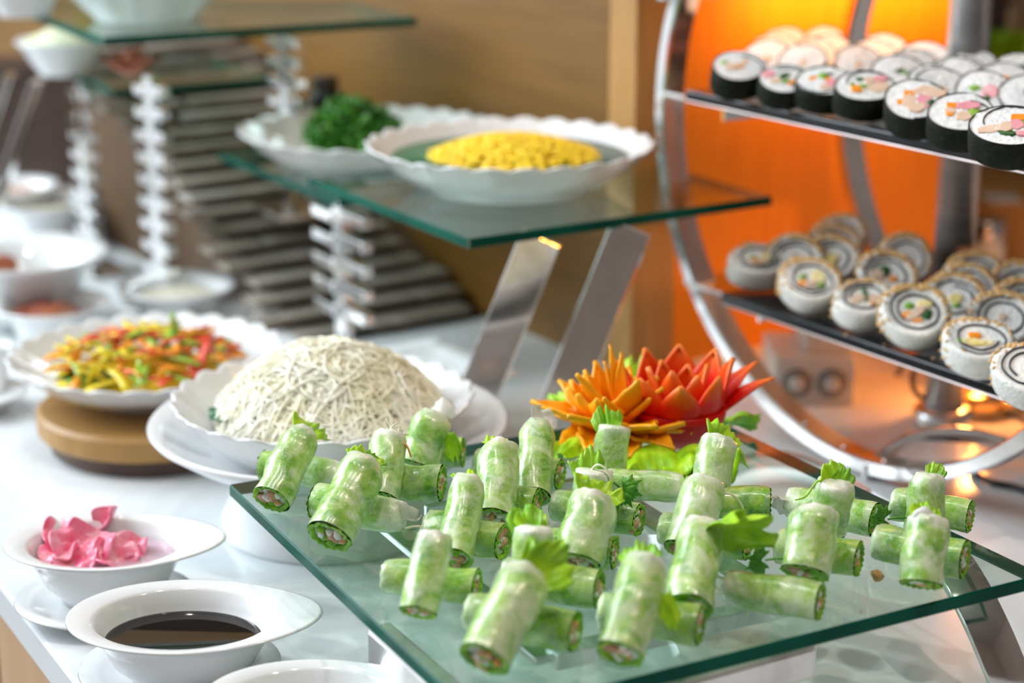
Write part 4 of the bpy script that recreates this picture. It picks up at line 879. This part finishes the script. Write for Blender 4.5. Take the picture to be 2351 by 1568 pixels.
TOP = [
 (700, 992, 622, 1145, 92, 'wrap', ['curl'], 'leaning spring roll at the glass corner with a wide frilly lettuce top', .6),
 (838, 1062, 757, 1232, 112, 'wrap', ['small', 'tip'], 'leaning spring roll with herb sprig top over the torn-wrapper roll', .8),
 (897, 1000, 872, 1145, 88, 'wrap', ['noodles', 'carrot'], 'leaning spring roll with noodle ends and a carrot shred poking out on top', .8),
 (1002, 950, 962, 1065, 92, 'wrap', ['flap', 'herb_r'], 'leaning spring roll with white paper top close to the noodle bowl', .7),
 (1150, 1030, 1130, 1195, 98, 'wrap', ['small'], 'leaning spring roll with a short yellow-green lettuce top', .85),
 (1237, 975, 1222, 1140, 84, 'wrap', ['flap'], 'leaning spring roll with a pointed clear paper top beside the carrot flower', .7),
 (1072, 1108, 1045, 1285, 88, 'wrap', ['small'], 'leaning spring roll with a thin yellow lettuce fringe at its paper top', .85),
 (1000, 1232, 960, 1405, 92, 'wrap', [], 'leaning spring roll with a bare white paper top and herb filled cut end', .9),
 (1410, 982, 1395, 1100, 80, 'wrap', ['dark'], 'leaning spring roll standing before the carrot flower, ragged green top', .95),
 (1365, 1082, 1352, 1200, 92, 'wrap', ['dark', 'cil_up', 'sprout_w'], 'leaning spring roll with cilantro and a white sprout spilling from the top', .95),
 (1360, 1142, 1325, 1292, 120, 'wrap', ['curl'], 'plump leaning spring roll with bright frilly lettuce cap in the middle of the shelf', .8),
 (1225, 1212, 1215, 1345, 94, 'wrap', ['dark', 'small'], 'leaning spring roll with round herb leaves on its flat top', .95),
 (1208, 1312, 1113, 1512, 128, 'wrap', ['mid'], 'leaning spring roll near the front corner with a yellow-green leaf beside its white top', .75),
 (1652, 1012, 1620, 1150, 90, 'wrap', ['curl'], 'leaning spring roll behind the sprout roll with a crown of frilly lettuce', .95),
 (1622, 1112, 1575, 1265, 106, 'wrap', ['sprout_r'], 'leaning spring roll with a bean sprout hooking off its top', .85),
 (1612, 1212, 1582, 1395, 112, 'wrap', ['big'], 'leaning spring roll with a big green lettuce leaf fanning out at the top', .9),
 (1487, 1292, 1425, 1500, 116, 'wrap', ['dark', 'herb_r'], 'leaning spring roll with a sprig of curly green across its top by the front edge', .85),
 (1920, 1108, 1900, 1215, 90, 'wrap', ['small', 'tip', 'sprout_l'], 'leaning spring roll with a green stem curling off its herb top', .9),
 (1877, 1172, 1848, 1315, 120, 'wrap', ['cil_l'], 'bulging leaning spring roll in wrinkled paper with cilantro at its foot', .8),
 (2132, 1092, 2117, 1215, 86, 'wrap', ['tip', 'cil_l'], 'leaning spring roll under the hoop bottom with cilantro on its side', .8),
 (2130, 1192, 2115, 1340, 102, 'wrap', ['white_chunk', 'small'], 'leaning spring roll with a white radish chip on top and an open lettuce-lined end', .92)]
for i, (tx, ty, bx, by, w, kd, tf, lb_, fo) in enumerate(TOP):
    A, B, r = lean(tx, ty, bx, by, w); make_roll(A, B, r, lb_, gr, i*1.37+.4, kd, tf, fold=fo)
gl_ = 'spring rolls lying on the glass'
generic = 'plain green spring roll lying crosswise under a leaning roll on the glass'
# cut end pixel, other end pixel, width
LOW = [
 (607, 1068, 782, 1092, 74, ['small'], 'lying spring roll at the glass corner with a lettuce frill at its end'),
 (727, 1152, 918, 1188, 84, ['flap', 'sprout_r'], 'lying spring roll in loose torn clear paper with a green stem hanging out'),
 (1014, 1108, 850, 1095, 84, [], generic),
 (1062, 1040, 950, 1035, 68, [], generic),
 (1285, 1090, 1098, 1062, 72, [], generic),
 (1232, 1158, 1090, 1140, 72, [], generic),
 (1155, 1244, 985, 1210, 88, [], generic),
 (1094, 1346, 888, 1322, 84, [], generic),
 (1395, 1110, 1520, 1118, 72, ['small'], 'lying spring roll with pale paper and a lettuce scrap beside the garnish leaf'),
 (1466, 1194, 1275, 1160, 80, [], generic),
 (1410, 1266, 1230, 1245, 74, [], generic),
 (1374, 1352, 1160, 1320, 92, [], generic),
 (1320, 1448, 1082, 1405, 98, [], generic),
 (1766, 1156, 1590, 1150, 76, [], generic),
 (1716, 1248, 1522, 1215, 80, [], generic),
 (1606, 1434, 1385, 1400, 98, [], generic),
 (2010, 1194, 1815, 1150, 82, ['flap'], 'lying spring roll with an empty clear paper flap at one end'),
 (1970, 1284, 1805, 1255, 86, [], generic),
 (2226, 1186, 2075, 1160, 80, [], generic),
 (2214, 1284, 2012, 1245, 92, [], generic),
 (1882, 1382, 1672, 1345, 92, ['noodles', 'sprout_w'], 'single spring roll lying by the front glass edge with noodles spilling from one end')]
UND = iter(['noodle-topped roll', 'paper-topped roll near the noodle bowl', 'pointed paper-topped roll', 'roll with short lettuce top', 'roll with thin lettuce fringe', 'roll with bare white top', 'roll spilling cilantro', 'plump frilly-capped roll', 'roll with round herb leaves', 'roll with a leaf by its white top', 'roll crowned with frilly lettuce', 'roll with the big lettuce leaf', 'roll with curly sprig at the front edge', 'bulging wrinkled roll', 'roll below the hoop bottom', 'roll with a radish chip'])
for i, (cx, cy, ex, ey, w, tf, lb_) in enumerate(LOW):
    A = PX(cx, cy, G+.015); r = max(.0122, min(.0158, mpx(w, A)/2)); A = PX(cx, cy, G+r*1.02); B = PX(ex, ey, G+r*1.02)
    if (B-A).length < .052: B = A+(B-A).normalized()*.056
    if (B-A).length > .075: B = A+(B-A).normalized()*.072
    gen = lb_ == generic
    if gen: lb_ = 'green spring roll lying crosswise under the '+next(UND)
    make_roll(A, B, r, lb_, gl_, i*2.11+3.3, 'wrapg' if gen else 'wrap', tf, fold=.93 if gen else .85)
for x, y, s in ((2013, 1332, .0042), (1968, 1313, .0014), (1975, 1408, .001)):
    tag(MB().add(blob((0, 0, s*.8), s, s*.8, s*.9, 2, .5, 300, seed=x)).obj('peanut_crumb', M['peanut'], None, True, PX(x, y, G)), 'brown peanut crumb on the glass beside the spring rolls', 'crumb', 'crumbs on the glass shelf')

# ------------------------------------------------------------------ carved garnish on lettuce
def petal(L, Wd, curl, cup=.5, jag=0, seed=0, n=12, m=6, sharp=1.3):
    v = []; f = []; at = []; x = y = 0; ang = 0; P = []
    pos = V((0, 0)); a = 0
    for i in range(n+1):
        q = i/n; P.append((pos.copy(), a)); a = curl*q*q; pos = pos+V((math.sin(a), math.cos(a)))*(L/n)
    for i in range(n+1):
        q = i/n; w = Wd*(math.sin(math.pi*(.22+.78*q))**sharp if q < 1 else 0)*(1+jag*math.sin(q*22+seed))
        for j in range(m+1):
            s = j/m*2-1; p, aa = P[i]; nz = cup*Wd*(s*s)*(1-q*.6)
            v.append(V((s*w, p.x+math.cos(aa)*-nz, p.y+math.sin(aa)*nz))); at.append(max(.001, q))
    for i in range(n):
        for j in range(m): b = i*(m+1)+j; f.append((b, b+1, b+m+2, b+m+1))
    return v, f, at
def put_petal(root, base, yaw, tilt, vfa, m, t=.0022):
    """petal grows up (z), outward is +y; tilt leans it out; yaw turns it"""
    v, f, at = vfa; R = rotz(yaw) @ Matrix.Rotation(-tilt, 3, 'X'); mb = MB(); mb.add(([V(base)+R @ p for p in v], f), at); o = mb.obj('petal', m, root); solidify(o, t); return o
rc_ = PX(1556, 1012, G+.004)
rf = thing('carved_pepper_flower', 'red carved flower with pointed orange tipped petals', 'carved flower', rc_)
mb = MB(); v, f = lathe([(0, -.003), (.018, -.003), (.030, .003), (.040, .014), (.045, .028), (.046, .036), (.042, .036), (.038, .02), (.0, .01)], 48, close=False); mb.add((v, f), .02); mb.obj('cup', M['redpetal'], rf)
rs = random.Random(8)
# yaw 0 = outward +y (away); camera side is yaw pi
for k in range(8):
    yw = 3.14+k/8*6.283+rs.uniform(-.12, .12); L = .052 if math.cos(yw) < 0 else .060
    put_petal(rf, rotz(yw) @ V((0, .039, .022)), yw, rs.uniform(.12, .34), petal(L, .0205, rs.uniform(.0, .35), .42, sharp=1.0), M['redpetal'], .003)
for k in range(6):
    yw = 2.7+k/6*6.283; put_petal(rf, rotz(yw) @ V((0, .020, .016)), yw, rs.uniform(.02, .16), petal(rs.uniform(.052, .064), .018, rs.uniform(.0, .2), .5, sharp=1.0), M['redpetal'], .003)
for yw, tl in ((1.5, .85), (1.15, .7)):
    put_petal(rf, rotz(-yw) @ V((0, .040, .026)), -yw, tl, petal(.062, .012, .45, .4), M['redpetal'], .003)
rf.scale = (.86, .86, .86)
oc_ = PX(1412, 1000, G+.014)
of = thing('carved_carrot_flower', 'orange carved carrot flower with jagged spreading petals', 'carved flower', oc_)
MB().add(lathe([(0, -.012), (.016, -.012), (.022, 0), (.018, .014), (0, .018)], 24)).obj('heart', M['carpetal'], of)
for k in range(11):
    yw = k/11*6.283+.2; b = rotz(yw) @ V((0, .012, .004)); put_petal(of, b, yw, rs.uniform(1.0, 1.35), petal(rs.uniform(.050, .062), rs.uniform(.016, .021), rs.uniform(-.3, .35), .35, .12, k), M['carpetal'], .0028)
for k in range(8):
    yw = k/8*6.283+.5; b = rotz(yw) @ V((0, .008, .010)); put_petal(of, b, yw, rs.uniform(.35, .8), petal(rs.uniform(.046, .058), rs.uniform(.012, .017), rs.uniform(-.2, .3), .4, .12, k), M['carpetal'], .0026)
for yw, tl, L in ((.5, .25, .062), (-.1, .12, .056), (.95, .3, .05)): put_petal(of, V((.004, .004, .012)), yw, tl, petal(L, .006, .1, .3), M['carpetal'], .0022)
for k in range(5):
    yw = 3.6+k*.5; put_petal(of, rotz(-yw) @ V((0, .02, .016)), -yw, .9, petal(.034, .014, -.9, .6, .1, k), M['carpetal'], .0026)
for yw, tl, L in ((2.7, 1.5, .05), (3.3, 1.62, .046), (3.9, 1.55, .052), (2.2, 1.7, .050), (4.4, 1.45, .052)): put_petal(of, rotz(yw) @ V((0, .012, .006)), yw, tl, petal(L, .019, .25, .4, .1, L*900), M['carpetal'], .0028)
for lb_, x, y, d, sd, L, Wd in (('frilly green lettuce leaf under the carved flowers, spread towards the rolls', 1500, 1020, (.15, -1, -.3), (1, .2, 0), .058, .046), ('frilly lettuce leaf under the carrot flower', 1340, 1000, (-.5, -.9, -.25), (1, -.5, 0), .045, .032), ('frilly lettuce leaf behind the carrot flower', 1330, 960, (-.7, .5, .5), (.6, .6, 0), .034, .02), ('dark frilly lettuce leaf beside the red carved flower', 1655, 985, (.9, -.1, .35), (.1, -.9, .3), .034, .024), ('small lettuce leaf between the two carved flowers', 1462, 930, (0, .4, 1), (1, 0, 0), .04, .018), ('ruffled lettuce leaf below the red carved flower', 1590, 1020, (.3, -1, -.25), (1, .1, 0), .045, .036)):
    p = PX(x, y, G+(.022 if d[2] < 0 else .006)); o = lettuce(None, (0, 0, 0), d, sd, L, Wd, x*.01, 'lettuced' if 'dark' in lb_ else 'lettuce', 'lettuce_leaf', .1, .26); o.location = p; tag(o, lb_, 'lettuce')

# ------------------------------------------------------------------ far left shelves
ZU = .365
u0 = PX(235, 86, ZU); u1 = PX(955, 40, ZU); ud = (u1-u0).normalized(); ue = V((-ud.y, ud.x, 0)); ul = (u1-u0).length
glass_shelf('glass_shelf', 'topmost glass shelf under a white serving bowl', [u0, u1, u1+ue*.2, u0+ue*.45], .010)
z2 = .262; w0 = PX(258, 205, z2); w1 = w0+ud*.22
glass_shelf('glass_shelf', 'small glass shelf under the lettuce bowl', [w0, w1, w1+ue*.42, w0+ue*.42], .010)
ls = PX(40, 420, .0); lg = thing('slanted_shelf_stand', 'slanted flat steel legs under the lettuce bowl shelf', 'shelf stand', PY(60, 300, 2.5)-V((0, 0, .25)))
lo_ = V(lg.location)
for tx, ty, bx, by in ((88, 185, -25, 520), (25, 170, -85, 520)):
    t = PY(tx, ty, 2.52); b = PY(bx, by, 2.52); d = (t-b).normalized(); wv = V((0, 1, 0))*.018; tv = d.cross(V((0, 1, 0))).normalized()*.006
    bar(b, t, wv, tv, 'slanted_leg', M['chrome'], lg, lo_)
c = PY(140, 93, 2.50); R = mpx(105, c); plain_dish('lettuce_bowl', 'white footed bowl of pale lettuce on the small glass shelf', 'bowl', (c.x, c.y, z2), R, max(.03, c.z-z2), R*.5, rim=.1)
tag(MB().add(mound((0, 0, 0), R*.9, .022, 8, 32, .5, 40)).obj('shredded_lettuce', M['sprout'], None, True, V((c.x, c.y, c.z-.006))), 'pale shredded lettuce heaped in the footed bowl', 'lettuce', kind='stuff')
p = V((c.x+R*.55, c.y-.01, c.z+.012)); o = lettuce(None, (0, 0, 0), (.5, -.2, .6), (1, .2, 0), .03, .024, 4.2, 'lettuce', 'lettuce_leaf', .1); o.location = p; tag(o, 'bright lettuce leaf on the pale shredded lettuce', 'lettuce')
c = PY(335, 2, 2.25); R = mpx(215, c); plain_dish('serving_bowl', 'white serving bowl on the topmost glass shelf', 'bowl', (c.x, c.y, ZU), R, c.z-ZU+.03, R*.55, rim=.1)
c = PY(55, 10, 2.28); R = mpx(95, c); plain_dish('serving_bowl', 'white bowl of salmon coloured food on the topmost glass shelf', 'bowl', (c.x, c.y, ZU), R, .04, R*.6, rim=.1)
tag(MB().add(mound((0, 0, 0), R*.85, .03, 8, 32, .5, 40)).obj('salmon_salad', M['salmon'], None, True, V((c.x, c.y, ZU+.03))), 'salmon coloured food heaped in the topmost bowl', 'salad', kind='stuff')
# rust red garnish on the riser stand
p = PY(300, 172, 2.27); gf = thing('rust_red_garnish', 'rust red carved flower garnish on the chrome riser stand', 'garnish', p); rs = random.Random(6)
for k in range(14):
    yw = k*2.4; put_petal(gf, rotz(yw) @ V((0, .006, 0)), yw, rs.uniform(.1, 1.2), petal(rs.uniform(.025, .042), .011, .3, .4, .1, k), M['rustleaf'])
# dark bottle behind the herb bowl
p = PY(748, 258, 2.34); bt = thing('dark_bottle', 'black bottle with a brown neck band behind the herb bowl', 'bottle', V((p.x, p.y, .13)))
MB().add(lathe([(0, 0), (.02, 0), (.022, .004), (.022, .12), (.016, .14), (0, .142)], 32)).obj('body', M['blackplastic'], bt)
MB().add(lathe([(.0155, .14), (.017, .142), (.017, .152), (0, .154)], 32)).obj('cap', M['darkwood'], bt)

# ------------------------------------------------------------------ heat lamp, burner box and cable behind the hoop stand
pb_ = PX(2163, 972, 0); hl = thing('heat_lamp_stand', 'steel heat lamp post with round base before the orange-lit panel', 'heat lamp', pb_)
MB().add(lathe([(0, 0), (.03, 0), (.031, .003), (.031, .014), (.026, .019), (0, .02)], 48)).obj('round_base', M['steel'], hl)
MB().add(lathe([(0, .018), (.0205, .018), (.0205, .95), (0, .952)], 40)).obj('post', M['satin'], hl)
MB().add(tube([V((0, 0, .9)), V((-.03, .0, .97)), V((-.1, .03, .98)), V((-.15, .05, .95))], .009, 12)).obj('gooseneck', M['chrome'], hl)
hd = V((-.16, .055, .93)); MB().add(lathe([(.012, .03), (.03, .025), (.06, -.03), (.062, -.045), (.058, -.045), (.05, -.02), (.02, .01)], 40, c=hd, close=False)).obj('lamp_shade', M['chrome'], hl); shade = bpy.data.objects['lamp_shade']
mb_ = mat('lit_bulb', (1, .5, .15), .4); bsdf(mb_).inputs['Emission Color'].default_value = (1, .38, .06, 1); bsdf(mb_).inputs['Emission Strength'].default_value = 30
MB().add(blob(hd+V((0, 0, -.02)), .022, .022, .028, 3)).obj('bulb', mb_, shade)
l = bpy.data.lights.new('heat_lamp_light', 'SPOT'); l.energy = 12; l.color = (1, .40, .10); l.shadow_soft_size = .03; l.spot_size = math.radians(56); l.spot_blend = .35
o = bpy.data.objects.new('heat_lamp_light', l); COL.objects.link(o); o.location = pb_+hd+V((0, 0, -.075)); o.rotation_euler = (RC+nh*.30+V((0, 0, .15))-V(o.location)).to_track_quat('-Z', 'Y').to_euler()
cbp = PX(2195, 985, 0); o = MB().add(lathe([(0, 0), (.033, 0), (.034, .004), (.032, .006), (.030, .010), (.032, .012), (.030, .016), (.032, .019), (.028, .024), (.0, .024)], 40)).obj('candle_warmer', M['brass'], None, True, PX(2212, 965, 0)+V((.02, .03, 0))); tag(o, 'ribbed brass candle warmer glowing beside the lamp base', 'candle warmer')
fl = MB().add(lathe([(0, .024), (.003, .026), (.004, .032), (.002, .042), (0, .046)], 16)).obj('flame', mb_, o)
l = bpy.data.lights.new('candle_light', 'POINT'); l.energy = .7; l.color = (1, .33, .08); l.shadow_soft_size = .012
o2 = bpy.data.objects.new('candle_light', l); COL.objects.link(o2); o2.location = V(o.location)+V((0, 0, .07))
bx_ = PX(1868, 932, 0); bg_ = thing('burner_box', 'grey box with two round dials on the counter', 'burner box', bx_); hwid = mpx(93, bx_); hh = mpx(58, bx_)
bevel(MB().add(abox((0, .05, hh), hwid, .05, hh)).obj('housing', M['greybox'], bg_, False), .003)
for s in (-.45, .42):
    MB().add(lathe([(0, 0), (.016, 0), (.0165, .001), (.0150, .002), (0, .002)], 40, fun=lambda x, y, z, r, t, w: (x+s*hwid, -z, y+hh*.95))).obj('dial', M['greydial'], bg_)
    MB().add(lathe([(0, .001), (.008, .001), (.008, .006), (.0065, .008), (0, .008)], 32, fun=lambda x, y, z, r, t, w: (x+s*hwid, -z, y+hh*.95))).obj('knob', M['greybox'], [c for c in bg_.children if c.name.startswith('dial')][-1])
bevel(MB().add(abox((.02, .06, 2*hh+.012), hwid*.65, .04, .012)).obj('top_cover', M['greybox'], bg_, False), .002)
cs = [PX(2060, 860, .03), PX(2078, 835, .05), PX(2100, 840, .055), PX(2095, 880, .04), PX(2110, 910, .03), PX(2140, 915, .02), PX(2160, 940, .01)]
tag(MB().add(tube(smooth(cs), .0028, 8)).obj('lamp_cable', M['blackplastic'], None), 'black cable looped beside the heat lamp post', 'cable')
cs = [PX(2400, 1140, .004), PX(2330, 1118, .004), PX(2270, 1105, .004), PX(2235, 1080, .004), PX(2260, 1050, .004), PX(2310, 1030, .004), PX(2390, 1020, .004)]
tag(MB().add(tube(smooth(cs), .0035, 8)).obj('lamp_cable', M['blackplastic'], None), 'black cable curving over the counter below the hoop', 'cable')

# ------------------------------------------------------------------ far right: shelving with salad tray and jars
fr = PY(2330, 330, 2.7); sh = thing('service_shelf', 'brown wooden service shelf beyond the lamp post', 'shelf unit', V((fr.x+.1, 2.8, 0)))
so2 = V((fr.x+.1, 2.8, 0))
def sbox(x0, y0, x1, y1, Y, d, name, m):
    a = PY(x0, y1, Y); b = PY(x1, y0, Y); c = (a+b)/2-so2; bevel(MB().add(box(V((c.x, c.y+d/2, c.z)), V(((b.x-a.x)/2, 0, 0)), V((0, d/2, 0)), V((0, 0, (b.z-a.z)/2)))).obj(name, m, sh, False), .002)
sbox(2225, 470, 2700, 645, 2.43, .3, 'lower_cabinet', M['oak'])
sbox(2250, 90, 2700, 112, 2.7, .4, 'upper_shelf', M['cabinet'])
sbox(2285, -200, 2330, 95, 2.72, .05, 'upright', M['darkwood'])
sbox(2345, -200, 2420, 95, 2.75, .05, 'upright', M['cabinet'])
sbox(2215, 215, 2700, 520, 2.75, .1, 'dark_back', M['darkwood'])
p = PY(2345, 175, 2.6); t_ = thing('red_tray', 'dark red tray of green salad leaves on the service shelf', 'tray', p)
bevel(MB().add(abox((0.02, .05, .0), .075, .06, .014)).obj('tray_box', M['redpaint'], t_, False), .003)
mb = MB(); rs = random.Random(12)
for i in range(90): mb.add(place(leafsheet(.03, .012, .3, .3, 4, 3), V((rs.uniform(-.05, .09), rs.uniform(0, .1), .014+rs.uniform(0, .02))), V((rs.uniform(-1, 1), rs.uniform(-1, 1), .1)), V((rs.uniform(-1, 1), rs.uniform(-1, 1), rs.uniform(0, 1)))))
o = mb.obj('salad_leaves', M['lettuce'], t_); o['kind'] = 'stuff'
p = PX(2262, 655, 0); jr = thing('glass_jar', 'grey lidded jar beside the orange-lit wood panel', 'jar', p)
MB().add(lathe([(0, 0), (.02, 0), (.022, .004), (.022, .055), (.017, .062), (0, .062)], 32)).obj('body', M['china'], jr)
MB().add(lathe([(0, .06), (.02, .06), (.021, .064), (.021, .085), (.018, .088), (0, .088)], 32)).obj('lid', M['steel'], jr)
p = PY(2300, 466, 2.47); o = MB().add(abox((0, 0, 0), .022, .03, .008)).obj('folded_napkin', M['china'], None, False, p); bevel(o, .002); tag(o, 'folded pale napkin on the service shelf', 'napkin')

p = PY(70, 420, 2.85); a = PY(-250, 430, 2.85); b = PY(262, 150, 2.85); c = (a+b)/2
o = MB().add(abox((0, .06, 0), (b.x-a.x)/2, .06, (b.z-a.z)/2)).obj('dark_wood_partition', M['darkwood'], None, False, V((c.x, c.y, c.z))); bevel(o, .003); tag(o, 'dark wooden partition behind the small bowls and slanted legs', 'partition')
